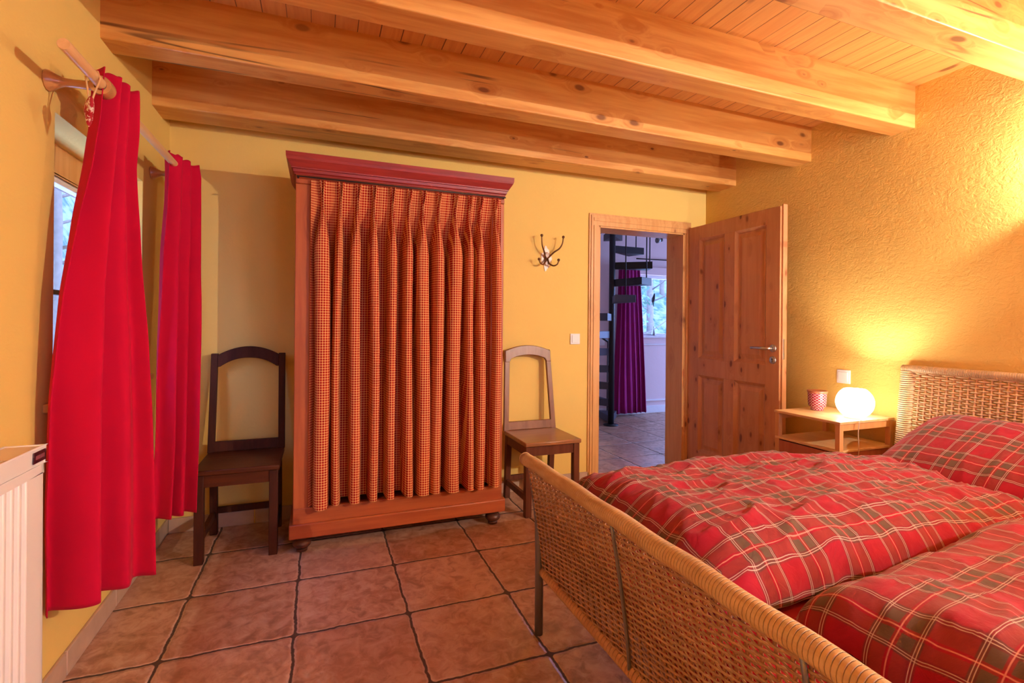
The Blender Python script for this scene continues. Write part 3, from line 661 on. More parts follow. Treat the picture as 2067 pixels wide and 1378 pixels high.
# ------------------------------------------------------------------ radiator
t = thing('radiator', (-.74, 1.2, .15), 'white ribbed panel radiator under the window wall', 'radiator')
ry0, ry1, rz0, rz1, rx0, rx1 = .25, 1.75, .14, .884, -.79, -.70
m = MB(); prof = []; y = ry0 + .03
def ribp(y0_, y1_):
    pts = [(rx1 - .004, ry0)]
    yy = ry0 + .05; pitch = .0335
    while yy + pitch < ry1 - .045:
        pts += [(rx1 - .004, yy), (rx1 - .018, yy + .006), (rx1 - .018, yy + .015), (rx1 - .004, yy + .021)]; yy += pitch
    pts += [(rx1 - .004, ry1 - .004), (rx1 - .03, ry1 - .004), (rx1 - .03, ry0)]
    return pts
m.prism(ribp(0, 0), 2, rz0 + .03, rz1 - .075)
m.box(rx1 - .03, rx1 - .004, ry0, ry1 - .004, rz1 - .075, rz1 - .008).box(rx1 - .03, rx1 - .004, ry0, ry1 - .004, rz0, rz0 + .03)
m.build('front_panel', 'enamel', t, bevel=.003)
MB().box(rx0, rx0 + .025, ry0, ry1 - .01, rz0, rz1 - .03).build('rear_panel', 'enamel', t, bevel=.003)
m = MB().box(rx1 - .006, rx1, ry0, ry1, rz1 - .05, rz1).box(rx0 - .004, rx0 + .006, ry0, ry1, rz1 - .03, rz1).box(rx0, rx1, ry1 - .008, ry1, rz1 - .05, rz1).box(rx0, rx1 - .004, ry1 - .016, ry1 - .009, rz0, rz1 - .05)
m.build('casing', 'enamel', t, bevel=.003)
for y in (.55, 1.45): MB().box(XL + .002, rx0 + .004, y, y + .03, .25, .78).build('bracket', 'enamel', t, bevel=.002)
m = MB().box(rx0 + .006, rx1 - .006, ry1 - .16, ry1 - .008, rz1 - .008, rz1 - .003)
for k in range(9): m.box(rx0 + .010 + k * .008, rx0 + .0135 + k * .008, ry0, ry1 - .16, rz1 - .012, rz1 - .003)
for k in range(12): m.box(rx0 + .006, rx1 - .006, ry0 + k * .12, ry0 + k * .12 + .01, rz1 - .014, rz1 - .006)
m.build('top_grille', 'grille', t, smooth=False)
b = MB().box(rx1, rx1 + .0025, ry1 - .070, ry1 - .008, rz1 - .04, rz1 - .010).build('badge', 'badge', t, bevel=.001); b['label'] = 'small dark maker badge'
m = MB()
for k in range(7): m.box(rx1 + .0025, rx1 + .003, ry1 - .060 + k * .0065, ry1 - .0565 + k * .0065, rz1 - .030, rz1 - .020)
m.build('badge_lettering', 'badge_mark', b, smooth=False)

# ------------------------------------------------------------------ wardrobe
WX0, WX1, WF, WB = -.12, 1.05, 2.86, 3.36
t = thing('wardrobe', (.465, 3.1, 0), 'red stained pine wardrobe with a gingham curtain instead of doors', 'wardrobe')
m = MB().box(WX0, WX0 + .022, WF + .03, WB, .16, 1.97).box(WX1 - .022, WX1, WF + .03, WB, .16, 1.97).box(WX0, WX1, WB - .012, WB, .16, 1.97).box(WX0 + .02, WX1 - .02, WF + .03, WB, .19, .215).box(WX0 + .02, WX1 - .02, WF + .03, WB, 1.93, 1.955)
m.build('carcass', 'redwood_z', t, bevel=.002)
for x in (WX0, WX1 - .082): MB().box(x, x + .082, WF, WF + .03, .235, 1.955).build('stile', 'redwood_z', t, bevel=.004)
MB().box(WX0, WX1, WF - .002, WF + .03, .155, .237).build('bottom_rail', 'redwood_x', t, bevel=.004)
MB().box(WX0 - .018, WX1 + .018, WF - .018, WB, .082, .158).build('plinth', 'redwood_x', t, bevel=.006)
MB().box(WX0, WX1, WF - .004, WF + .03, 1.955, 2.0).build('top_rail', 'redwood_x', t, bevel=.003)
# cornice: profile swept round three sides
prof = [(0, 2.0), (.006, 2.0), (.006, 2.008), (.012, 2.014), (.014, 2.028), (.020, 2.03), (.021, 2.036), (.030, 2.050), (.042, 2.070), (.046, 2.082), (.047, 2.106), (0, 2.106)]
m = MB(); v = []
for (o_, z) in prof: v += [(WX0 - o_, WB, z), (WX0 - o_, WF - o_, z), (WX1 + o_, WF - o_, z), (WX1 + o_, WB, z)]
f = [(4 * i + k, 4 * i + k + 1, 4 * i + 5 + k, 4 * i + 4 + k) for i in range(len(prof) - 1) for k in range(3)]
m.add(v, f); m.box(WX0 + .001, WX1 - .001, WF + .001, WB, 2.0, 2.104); m.build('cornice', 'cornice', t, smooth=False)
for x, y in ((WX0 + .045, WF + .035), (WX1 - .045, WF + .035), (WX0 + .045, WB - .05), (WX1 - .045, WB - .05)):
    MB().lathe([(.022, 0), (.028, .004), (.029, .012), (.024, .018), (.036, .024), (.046, .036), (.047, .048), (.040, .06), (.027, .067), (.034, .074), (.034, .083)], (x, y, 0), seg=24).build('foot', 'darkfoot', t, smooth='auto')
MB().tube([(WX0 + .005, WF - .038, 1.983), (WX1 - .005, WF - .038, 1.983)], .004, 8).tube([(WX0 + .012, WF - .038, 1.983), (WX0 + .012, WF, 1.983)], .004, 6).tube([(WX1 - .012, WF - .038, 1.983), (WX1 - .012, WF, 1.983)], .004, 6).build('curtain_wire', 'iron', t)
# gingham curtain, twelve pinch pleats
cx0, cx1, cz0, cz1, cy = -.045, 1.02, .25, 1.975, WF - .038
pl = [.011, .10, .197, .283, .375, .468, .555, .644, .734, .825, .897, .985]
rnd = random.Random(4)
hw = [rnd.uniform(.30, .52) for _ in pl]; drift = [rnd.uniform(-.012, .012) for _ in pl]; dep = [rnd.uniform(.75, 1.15) for _ in pl]; skew = [rnd.uniform(-.25, .25) for _ in pl]
drift[0] = .02; hw[0] = .5
def ging(x, v):
    """depth toward the viewer of the cloth at x and height parameter v (0 top .. 1 bottom)"""
    z = lerp(cz1, cz0, v)
    pin = 1.893
    d = 0; best = 0
    for i, p in enumerate(pl):
        c = p + drift[i] * min(1, max(0, v - .05) * 1.6) + .006 * sin(5 * v + i * 1.7)
        lo = pl[i - 1] if i else p - .09; hi = pl[i + 1] if i < 11 else p + .08
        half = .5 * min(p - lo, hi - p)
        if z > pin:   # V of the pinch pleat above the stitching
            k = (z - pin) / (cz1 - pin); e = .010 * k + .0022
            r = abs(x - c) / (e + .004)
            g = math.exp(-(abs(abs(x - c) - e) / .0045) ** 2) * .020 if r < 3 else 0
            if abs(x - c) < e * .6: g = min(g, .006)
        else:
            k = min(1, (pin - z) / .30); k = k * k * (3 - 2 * k)
            w = lerp(.006, half * min(.92, hw[i] * 1.85), k)
            xx = (x - c) / w + skew[i] * k
            g = (max(0, 1 - xx * xx)) ** .42 * lerp(.018, .040 * dep[i], k)
            if abs(xx) < .4 and k < .4: g -= .010 * (1 - abs(xx) / .4) * (1 - k / .4)
        best = max(best, g)
    return best
m = MB(); nu, nv = 560, 90
rows = []
for j in range(nv + 1):
    v = (j / nv) ** 1.25; z = lerp(cz1, cz0, v); row = []; arc = 0; prev = None
    for i in range(nu + 1):
        u = i / nu; x = lerp(cx0, cx1, u)
        g = ging(x, v)
        # folds bulge sideways a little, valleys tuck in
        ed = min(1, max(0, (x - cx0) / .05), max(0, (cx1 - x) / .07)); vv = min(1, v / .16)
        y = cy + .014 + .10 * ed * vv * (1 - min(1, g / .030)) - g * 1.05
        zz = z - (.014 * math.exp(-((x - .02) / .05) ** 2) + .008 * mn.noise(Vector((x * 6, 0, 1)))) * (1 if j == nv else v ** 6)
        p = (x, y, zz)
        if prev: arc += sqrt((p[0] - prev[0]) ** 2 + (p[1] - prev[1]) ** 2)
        prev = p; row.append((p, arc))
    rows.append(row)
ref = rows[int(nv * .6)]
vs, uvs = [], []
for j, row in enumerate(rows):
    for i, (p, a) in enumerate(row): vs.append(p); uvs.append((ref[i][1] + .001, p[2] * 1.0 + .001))
w = nu + 1; fs = [(j * w + i, j * w + i + 1, (j + 1) * w + i + 1, (j + 1) * w + i) for j in range(nv) for i in range(nu)]
m.add(vs, fs, uvs)
o = m.build('curtain', 'gingham'); tag(o, 'red and cream gingham curtain with pinch pleats across the wardrobe front', 'curtain')

# ------------------------------------------------------------------ chairs
def chair(xc, w, topw, botw, mats, label, archz, shoulders):
    mb_, mx_, ms_, mleg = mats
    x0, x1, yf, yb = xc - w / 2, xc + w / 2, 2.885, 3.26
    t = thing('side_chair', (xc, 3.08, 0), label, 'chair', 'old wooden side chairs')
    MB().box(x0 - .006, x1 + .006, yf - .008, yb + .015, .448, .475).build('seat', ms_, t, bevel=.006)
    L = .042
    for x in (x0 + .002, x1 - .002 - L): MB().box(x, x + L, yf + .004, yf + .004 + L, 0, .45).build('leg', mleg, t, bevel=.003)
    for s, x in ((-1, x0 + .006), (1, x1 - .006 - .038)):
        MB().hexa([(x, yb + .01, 0), (x + .038, yb + .01, 0), (x + .038, yb + .05, 0), (x, yb + .05, 0)], [(x, yb - .02, .45), (x + .038, yb - .02, .45), (x + .038, yb + .02, .45), (x, yb + .02, .45)]).build('leg', mleg, t, bevel=.003)
    m = MB().box(x0 + L, x1 - L, yf + .010, yf + .032, .385, .449)
    for x in (x0 + .008, x1 - .030): m.box(x, x + .022, yf + L, yb, .385, .449)
    m.box(x0 + L, x1 - L, yb - .012, yb + .01, .385, .449); m.build('apron', mx_, t, bevel=.002)
    for x in (x0 + .010, x1 - .034): MB().box(x, x + .024, yf + L - .002, yb + .02, .095, .135).build('stretcher', mleg, t, bevel=.002)
    MB().box(x0 + .03, x1 - .03, yb + .014, yb + .036, .12, .155).build('stretcher', mleg, t, bevel=.002)
    # back
    def yz(z): return lerp(yb + .002, yb + .062, (z - .47) / .58)
    zt = 1.035
    for s in (-1, 1):
        bi = xc + s * botw / 2; ti = xc + s * topw / 2; W = .036
        a = sorted((bi, bi - s * W)); b = sorted((ti, ti - s * W))
        MB().hexa([(a[0], yz(.47), .472), (a[1], yz(.47), .472), (a[1], yz(.47) + .026, .472), (a[0], yz(.47) + .026, .472)], [(b[0], yz(zt), zt), (b[1], yz(zt), zt), (b[1], yz(zt) + .026, zt), (b[0], yz(zt) + .026, zt)]).build('stile', mb_, t, bevel=.003)
    MB().hexa([(xc - botw / 2 + .03, yz(.475), .476), (xc + botw / 2 - .03, yz(.475), .476), (xc + botw / 2 - .03, yz(.475) + .022, .476), (xc - botw / 2 + .03, yz(.475) + .022, .476)],
              [(xc - botw / 2 + .033, yz(.535), .533), (xc + botw / 2 - .033, yz(.535), .533), (xc + botw / 2 - .033, yz(.535) + .022, .533), (xc - botw / 2 + .033, yz(.535) + .022, .533)]).build('lower_rail', mb_, t, bevel=.003)
    # arched crest rail
    n = 24; half = topw / 2 - (.0 if shoulders else .034); rise = archz - (zt - .008)
    v = []; 
    for i in range(n + 1):
        u = -1 + 2 * i / n; x = xc + u * half
        ztop = zt - .008 + rise * (1 - u * u) if not shoulders else zt - .006 + rise * cos(u * pi / 2) ** .9
        zlow = .958 + (archz - .066 - .958) * (max(0, 1 - (abs(u) / .93) ** 2.2))
        if shoulders and abs(u) > .8: zlow = .950
        for (zz, dy) in ((zlow, -.004), (ztop, -.004), (ztop, .026), (zlow, .026)): v.append((x, yz(zz) + dy, zz))
    f = [(4 * i + k, 4 * i + (k + 1) % 4, 4 * i + 4 + (k + 1) % 4, 4 * i + 4 + k) for i in range(n) for k in range(4)] + [(0, 1, 2, 3), (4 * n + 3, 4 * n + 2, 4 * n + 1, 4 * n)]
    m = MB(); m.add(v, f); m.build('crest_rail', mb_, t, bevel=.003)
    return t
chair(-.385, .385, .392, .402, ('chair_dark', 'chair_dark_x', 'chair_dark_x', 'chair_dark'), 'dark brown wooden chair with open arched back left of the wardrobe', 1.076, False)
chair(1.412, .385, .352, .402, ('chair_mid', 'chair_leg', 'chair_seat', 'chair_leg'), 'lighter worn wooden chair between wardrobe and doorway', 1.066, True)

# ------------------------------------------------------------------ wall hook, switch, socket
t = thing('coat_hook', (1.58, D, 1.71), 'ornate bronze coat hook with curling arms on the back wall', 'coat hook')
m = MB(); pts = []
for k in range(28):
    a = 2 * pi * k / 28; rr = .040 * (1 + .16 * cos(4 * a) + .12 * cos(7 * a)); pts.append((1.58 + rr * cos(a) * .95, 1.712 + rr * sin(a) * 2.0))
m.prism(pts, 1, D - .007, D); m.lathe([(.0, .02), (.014, .017), (.022, .006), (.026, 0)], (1.58, D - .006, 1.735), (0, -1, 0), 12).lathe([(.0, .02), (.014, .017), (.020, .006), (.022, 0)], (1.58, D - .006, 1.675), (0, -1, 0), 12)
m.build('backplate', 'bronze_pale', t, smooth=False)
def arm(pts, r=.0052):
    # smooth the path
    P = [Vector(p) for p in pts]; out = []
    for i in range(len(P) - 1):
        p0, p1, p2, p3 = P[max(i - 1, 0)], P[i], P[i + 1], P[min(i + 2, len(P) - 1)]
        for k in range(8):
            s = k / 8; out.append(.5 * ((2 * p1) + (p2 - p0) * s + (2 * p0 - 5 * p1 + 4 * p2 - p3) * s * s + (3 * p1 - p0 - 3 * p2 + p3) * s ** 3))
    out.append(P[-1]); return out
for s, tip, path in ((-1, 1.862, [(1.57, D - .012, 1.715), (1.545, D - .045, 1.755), (1.517, D - .07, 1.80), (1.508, D - .08, 1.862)]), (1, 1.862, [(1.59, D - .012, 1.715), (1.625, D - .04, 1.755), (1.66, D - .065, 1.785), (1.677, D - .078, 1.82), (1.683, D - .08, 1.862)]),
                     (1, 0, [(1.588, D - .012, 1.715), (1.592, D - .03, 1.675), (1.615, D - .055, 1.655), (1.638, D - .072, 1.665), (1.646, D - .08, 1.69)]), (-1, 0, [(1.572, D - .012, 1.715), (1.562, D - .03, 1.69), (1.535, D - .055, 1.662), (1.505, D - .07, 1.665), (1.488, D - .08, 1.688)])):
    q = arm(path); MB().tube(q, [.0072 - .0030 * k / len(q) for k in range(len(q))], 8).lathe([(0, -.011), (.008, -.008), (.011, 0), (.008, .008), (0, .011)], q[-1] + Vector((0, 0, .006)), (0, 0, 1), 14).build('arm', 'bronze', t)
t = thing('light_switch', (1.829, D, 1.11), 'white light switch on the wall left of the door frame', 'light switch')
MB().box(1.788, 1.87, D - .010, D, 1.07, 1.151).build('frame', 'plastic', t, bevel=.003); MB().box(1.80, 1.858, D - .015, D - .010, 1.082, 1.139).build('rocker', 'plastic', t, bevel=.002)
t = thing('wall_socket', (XR, 2.17, .91), 'white square switch plate on the wall behind the bedside lamp', 'wall switch')
MB().box(XR - .010, XR, 2.128, 2.213, .868, .953).build('frame', 'plastic', t, bevel=.003); MB().box(XR - .016, XR - .010, 2.14, 2.2, .88, .94).build('rocker', 'plastic', t, bevel=.002)

# ------------------------------------------------------------------ bed
BX0, BX1, BY0, BY1 = .82, 2.93, -.02, 1.80
bed = thing('bed', (1.9, .9, 0), 'woven rattan bed with grey steel legs under red tartan bedding', 'bed')
def weave(y0, y1, fx, z0, z1, pitch, rib, r, seg_per=5, seed=1, flat=.6, amp=.0042, droop=0):
    """horizontal strands weaving over ribs set in x = fx(z)"""
    m = MB(); rnd = random.Random(seed); n = int((z1 - z0) / pitch)
    for k in range(n):
        z = z0 + (k + .5) * pitch; pts = []
        ph = pi * (k % 2); N = int((y1 - y0) / rib * seg_per)
        rr = r * rnd.uniform(.85, 1.12); w0 = rnd.uniform(0, 9)
        for i in range(N + 1):
            y = lerp(y0, y1, i / N)
            zz = z + .0022 * mn.noise(Vector((y * 9, k * .31, w0 * .2))) + .003 * mn.noise(Vector((y * 2.3, z * 4, seed)))
            pts.append((fx(zz) + amp * sin(pi * (y - y0) / rib + ph), y, zz))
        m.tube(pts, rr, 5, flat=flat)
    return m
def ribs(y0, y1, fx, z0, z1, rib, r):
    m = MB(); y = y0 + rib / 2
    while y < y1:
        m.tube([(fx(lerp(z0, z1, k / 5)), y, lerp(z0, z1, k / 5)) for k in range(6)], r, 6); y += rib
    return m
# footboard
fb = lambda z: lerp(.832, .765, max(0, min(1, (z - .25) / .44)) ** 1.3)
fbo = weave(BY0 + .02, BY1 - .012, fb, .262, .682, .0082, .036, .0036, seed=3).build('footboard', 'strand', bed); fbo['label'] = 'brown woven cane footboard'
ribs(BY0 + .02, BY1 - .01, fb, .25, .70, .036, .0042).build('cane_ribs', 'rib', fbo)
m = MB(); pts = [(.760, lerp(BY0 - .02, BY1 + .003, k / 60), .698 + .002 * sin(k * .7)) for k in range(61)]; m.tube(pts, .0245, 18)
m.lathe([(.0245, 0), (.024, .006), (.018, .012), (0, .016)], (.760, BY1 + .003, .698), (0, 1, 0), 18).build('top_rail', 'rattan_rail', fbo)
m = MB(); m.tube([(.836, lerp(BY0, BY1 - .005, k / 40), .248) for k in range(41)], .0215, 14); m.build('bottom_rail', 'rattan_low', fbo)
# strands wrapping round the end post
m = MB()
for k in range(34):
    z = .40 + k * .0082; x = fb(z)
    m.tube([(x + .012, BY1 - .03, z), (x + .004, BY1 - .005, z - .002), (x + .008, BY1 + .018, z - .004), (x + .03, BY1 + .022, z - .004), (x + .045, BY1 + .005, z - .002), (x + .04, BY1 - .03, z)], .0034, 5, flat=.6)
m.build('end_wrapping', 'strand', fbo)
for y in (BY1 - .0, BY0 + .02): MB().tube([(.822, y, 0), (.822, y, .30), (.818, y, .45), (.80, y, .58), (.785, y, .68)], .0165, 16).build('leg', 'steel_grey', bed)
for y in (1.185, .60): MB().tube([(fb(lerp(.245, .69, k / 8)) - .0095, y, lerp(.245, .69, k / 8)) for k in range(9)], .0052, 8).build('metal_rod', 'steel_grey', fbo)
# headboard
hbx = lambda z: lerp(2.965, 3.045, (z - .3) / .7)
hbo = weave(BY0 + .02, BY1 - .008, hbx, .30, .99, .0115, .031, .0047, seed=8, amp=.0045).build('headboard', 'strand_pale', bed); hbo['label'] = 'lamplit woven cane headboard'
ribs(BY0 + .02, BY1 - .012, hbx, .28, 1.0, .031, .0048).build('cane_ribs', 'rib_pale', hbo)
m = MB(); m.tube([(3.048, lerp(BY0 - .02, BY1 + .006, k / 40), .995) for k in range(41)], .021, 16).lathe([(.021, 0), (.02, .005), (.012, .011), (0, .013)], (3.048, BY1 + .006, .995), (0, 1, 0), 16).build('top_rail', 'rattan_rail', hbo)
m = MB()
for k in range(60):
    z = .30 + k * .0115; x = hbx(z); m.tube([(x, BY1 - .058, z), (x - .018, BY1 - .03, z), (x - .021, BY1 - .003, z), (x - .008, BY1 + .013, z), (x + .012, BY1 + .013, z), (x + .022, BY1 - .008, z)], .0049, 5, flat=.6)
m.build('end_wrapping', 'strand_pale', hbo)
for y in (BY1 - .008, BY0 + .02): MB().tube([(2.96, y, 0), (2.96, y, .3), (3.045, y, .98)], .0165, 12).build('leg', 'steel_grey', bed)
for y in (BY1 - .03, BY0 + .03): MB().box(.83, 2.96, y - .012, y + .012, .25, .31).build('side_rail', 'steel_grey', bed, bevel=.003)
m = MB()
for k in range(14): m.box(.90 + k * .145, .96 + k * .145, BY0 + .04, BY1 - .04, .29, .305)
m.build('slats', 'nswood_x', bed, smooth=False)
# mattress with red sheet
m = MB().box(.865, 2.93, BY0 + .05, .888, .306, .498)
o = m.build('mattress', 'sheet', bevel=.045, bseg=5); tag(o, 'red sheeted mattress on the near half of the bed', 'mattress', 'mattresses on the bed')
m = MB().box(.865, 2.93, .892, BY1 - .045, .306, .498)
o = m.build('mattress', 'sheet', bevel=.045, bseg=5); tag(o, 'red sheeted mattress on the door side of the bed', 'mattress', 'mattresses on the bed')

def puff(cx, cy, L, W, zb, H, rot, seed, nu=150, nv=110, rh=.10, dome=.3, wr=1.0, flange=.010, fn=None, tilt=0, uvo=(0, 0), low=.35):
    """cushion of cloth: L along x, W along y, edges rolling under to a seam"""
    m = MB(); a, b = L / 2, W / 2; R = rh
    def curve(s, half):
        # cloth parameter s in -1..1 -> (position, edge roundness 0..1)
        tot = half - R + R * 1.25; q = abs(s) * tot; sg = 1 if s >= 0 else -1
        if q <= half - R: return sg * q, 0.0
        k = (q - (half - R)) / (R * 1.25); an = k * pi / 2
        return sg * (half - R + R * sin(an)), 1 - cos(an)
    sd = Vector((seed * 3.17, seed * 1.91, seed * .77))
    def top(u, v, side):
        su, sv = 2 * u - 1, 2 * v - 1
        x, eu = curve(su, a); y, ev = curve(sv, b)
        e = min(1.0, (eu ** 1.6 + ev ** 1.6) ** (1 / 1.6))
        # pull corners in a touch
        cpin = (abs(su) * abs(sv)) ** 6; x *= 1 - .02 * cpin; y *= 1 - .02 * cpin
        seam = zb + H * low
        d = 1 - dome * (su * su * .5 + sv * sv * .5)
        if side > 0:
            z = seam + (H * (1 - low)) * (1 - e) * d
            env = 1 - e * .75
            p = Vector((x, y, 0)) + sd
            lump = mn.noise(p * 3.0) * .030 + mn.noise(p * 6.2) * .014
            q = Vector((x * 1.0 + y * .5, y * 2.2 - x * .6, 0)) + sd
            rid = (1 - abs(mn.noise(q * 4.2))) ** 4 * .012 + (1 - abs(mn.noise(q * 9.5 + Vector((3, 1, 0))))) ** 5 * .0055
            fine = mn.noise(p * 26) * .0016
            z += (lump + rid + fine) * env * wr
            # puckers running in from the seam
            pk = max(eu, ev)
            tcoord = y if eu > ev else x
            z += wr * .010 * mn.noise(Vector((tcoord * 16, seed, 0))) * pk * (1 - pk) * 4 * .8
            off = wr * .016 * mn.noise(Vector((tcoord * 10, seed + 5, pk * .8))) * pk
            if eu > ev: x += off * (1 if su > 0 else -1)
            else: y += off * (1 if sv > 0 else -1)
        else:
            z = seam - (H * low) * (1 - e)
            off = 0; pk = max(eu, ev); tcoord = y if eu > ev else x
            off = wr * .016 * mn.noise(Vector((tcoord * 10, seed + 5, pk * .8))) * pk
            if eu > ev: x += off * (1 if su > 0 else -1)
            else: y += off * (1 if sv > 0 else -1)
        z += tilt * x
        if fn: x, y, z = fn(x, y, z)
        c, s = cos(rot), sin(rot)
        return (cx + c * x - s * y, cy + s * x + c * y, z)
    uvf = lambda u, v: (uvo[0] + (2 * u - 1) * (a + R * .25) + 2, uvo[1] + (2 * v - 1) * (b + R * .25) + 2)
    m.grid(nu, nv, lambda u, v: top(u, v, 1), uvf)
    m.grid(nu, nv, lambda u, v: top(u, v, -1), uvf, flip=True)
    return m
d1 = puff(1.68, 1.335, 1.58, .84, .498, .185, 0, 3, fn=lambda x, y, z: (x, y, z - .05 * max(0, (x + .1) / .9) ** 1.5 * max(0, min(1, (z - .53) / .1))), rh=.16, dome=.34, wr=1.15, low=.18)
tag(d1.build('duvet', 'plaid'), 'red tartan duvet on the door side of the bed', 'duvet', 'tartan duvets')
d2 = puff(1.78, .42, 1.46, .955, .498, .172, radians(4), 8, rh=.13, dome=.35, wr=.95, low=.28, uvo=(.06, .03))
tag(d2.build('duvet', 'plaid'), 'red tartan duvet in the near foreground at the right edge', 'duvet', 'tartan duvets')
def pil(x, y, z):
    return x, y, z
p1 = puff(2.70, 1.225, .56, .79, .552, .18, 0, 5, 90, 110, rh=.15, dome=.45, wr=.55, low=.45, tilt=.42, uvo=(.02, .05))
tag(p1.build('pillow', 'plaid'), 'red tartan pillow leaning against the cane headboard', 'pillow')

# ------------------------------------------------------------------ nightstands and bedside lamps
def copy_tree(o, parent=None):
    c = o.copy(); C.objects.link(c)
    if parent: c.parent = parent
    for ch in o.children: copy_tree(ch, c)
    return c
nx0, nx1, ny0, ny1, nz = 2.605, 3.05, 1.852, 2.268, .712
ns = thing('nightstand', ((nx0 + nx1) / 2, (ny0 + ny1) / 2, 0), 'light wooden nightstand with open shelf beside the pillow', 'nightstand')
MB().box(nx0, nx1, ny0, ny1, nz - .014, nz).build('top', 'nswood_x', ns, bevel=.002)
for x, y in ((nx0 + .004, ny0 + .004), (nx0 + .004, ny1 - .032), (nx1 - .032, ny0 + .004), (nx1 - .032, ny1 - .032)): MB().box(x, x + .028, y, y + .028, 0, nz - .014).build('leg', 'nswood_z', ns, bevel=.002)
for y in (ny0 + .008, ny1 - .024): MB().box(nx0 + .03, nx1 - .03, y, y + .016, nz - .05, nz - .014).build('apron', 'nswood_z', ns, bevel=.001)
MB().box(nx0 + .002, nx1, ny0 + .006, ny1 - .006, .543, .556).build('shelf', 'nswood_x', ns, bevel=.002)
MB().box(nx0 + .012, nx1 - .01, ny0 + .012, ny0 + .024, .17, .543).box(nx0 + .012, nx1 - .01, ny1 - .024, ny1 - .012, .17, .543).box(nx0 + .03, nx1 - .01, ny0 + .02, ny1 - .02, .17, .19).build('side_panel', 'nsred', ns, bevel=.001)
dw = MB().box(nx0 + .006, nx0 + .024, ny0 + .034, ny1 - .034, .18, .536).build('drawer', 'nsred', ns, bevel=.002)
MB().lathe([(.006, 0), (.006, .012), (.013, .018), (.013, .026), (0, .029)], (nx0 + .006, 2.06, .40), (-1, 0, 0), 14).build('knob', 'steel', dw)
lx, ly = 2.82, 1.922
lamp = thing('bedside_lamp', (lx, ly, nz), 'glowing white glass globe lamp on the nightstand beside the pillow', 'lamp')
rg, cz = .0925, nz + .088
prof = []
a0, a1 = math.asin(.052 / rg), pi - math.asin(.050 / rg)
for k in range(25):
    a = lerp(a1, a0, k / 24); prof.append((rg * sin(a), cz + rg * cos(a) * .98))
prof2 = prof + [(r - .004, z) for r, z in reversed(prof)]
sh = MB().lathe([(r, z) for r, z in prof2], (lx, ly, 0), seg=40, closed=True).build('lamp_shade', 'globe', lamp)
MB().lathe([(.052, nz + .0005), (.052, nz + .012), (.02, nz + .016), (.014, nz + .035), (.014, nz + .06), (0, nz + .062)], (lx, ly, 0), seg=20).build('base', 'plastic', lamp)
q = arm([(lx - .028, ly - .050, nz + .012), (lx - .05, ly - .075, nz + .008), (lx - .085, ly - .085, nz - .002), (lx - .10, ly - .088, nz - .06), (lx - .10, ly - .092, nz - .14), (lx - .104, ly - .092, nz - .19), (lx - .104, ly - .092, nz - .20)])
co = MB().tube(q, .0024, 6).build('cord', 'cordmat', lamp)
MB().box(lx - .113, lx - .095, ly - .101, ly - .083, nz - .265, nz - .20).build('cord_switch', 'plastic', lamp, bevel=.004)
# mug / tea light glass
mx_, my_ = 2.85, 2.172
t = thing('tealight_glass', (mx_, my_, nz), 'small red patterned tea light glass on the nightstand', 'candle glass')
MB().lathe([(.030, 0), (.034, .003), (.036, .010), (.034, .016), (.047, .026), (.050, .05), (.051, .10), (.055, .118), (.052, .119), (.047, .10), (.046, .05), (.043, .03), (0, .028)], (mx_, my_, nz + .0005), seg=36).build('glass', 'mug', t)
MB().lathe([(.05, .1005), (.0535, .108), (.0556, .1185), (.0545, .1205), (.0515, .1195)], (mx_, my_, nz + .0005), seg=36).build('rim', 'nsred', t)
# the second nightstand with its lamp on the other side of the bed
n2 = copy_tree(ns); n2.location = (n2.location[0], -.26, 0); tag(n2, 'light wooden nightstand on the near side of the bed, outside the picture', 'nightstand')
l2 = copy_tree(lamp); l2.location = (lx, -.398, nz); tag(l2, 'glowing white glass globe lamp on the near nightstand, outside the picture', 'lamp')

# ------------------------------------------------------------------ wall lights above the bed and fill lamp
WARM = (1.0, .94, .88)
def point(name, loc, watt, r, col=WARM):
    l = bpy.data.lights.new(name, 'POINT'); l.energy = watt; l.shadow_soft_size = r; l.color = col
    o = bpy.data.objects.new(name, l); C.objects.link(o); o.location = loc; return o
def sconce(y, z, lab):
    t = thing('wall_light', (XR, y, z), lab, 'wall light')
    MB().lathe([(.05, 0), (.05, .012), (.02, .018), (0, .02)], (XR, y, z - .06), (-1, 0, 0), 24).build('backplate', 'bronze', t)
    MB().tube([(XR - .015, y, z - .06), (XR - .06, y, z - .075), (XR - .10, y, z - .05)], .008, 8).build('arm', 'bronze', t)
    MB().lathe([(.012, -.05), (.05, -.046), (.085, -.035), (.087, -.032), (.05, -.04), (0, -.044)], (XR - .10, y, z), seg=28).build('dish', 'bronze', t)
    MB().lathe([(.010, -.04), (.012, -.02), (.016, -.006), (.011, .006), (0, .012)], (XR - .10, y, z), seg=14).build('bulb', 'bulb', t)
    return t
sconce(1.0, 1.93, 'bronze dish wall light above the headboard just outside the picture')
sconce(-.85, 2.02, 'bronze dish wall light on the near end of the bed wall')
point('sconce_light', (XR - .10, 1.0, 1.955), 15, .012)
point('sconce_light', (XR - .10, -.85, 2.045), 105, .012)
point('globe_light', (lx, ly, nz + .118), 8, .014)
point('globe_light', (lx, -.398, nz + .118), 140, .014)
pt_ = thing('fill_lamp', (.9, -1.2, ZC), 'opal glass fill lamp added behind the viewer', 'fill lamp')  # unseen lamp, added only as fill for the room
MB().tube([(.9, -1.2, ZC), (.9, -1.2, 2.12)], .005, 6).lathe([(.05, 0), (.05, -.02), (0, -.03)], (.9, -1.2, ZC)).build('cord', 'iron', pt_)
MB().lathe([(.03, .12), (.09, .10), (.145, .04), (.15, 0), (.14, -.05), (.09, -.11), (0, -.135)], (.9, -1.2, 2.0), seg=32).build('lamp_shade', emissive('opal fill lamp glass', (1, .95, .90), 1.5), pt_)

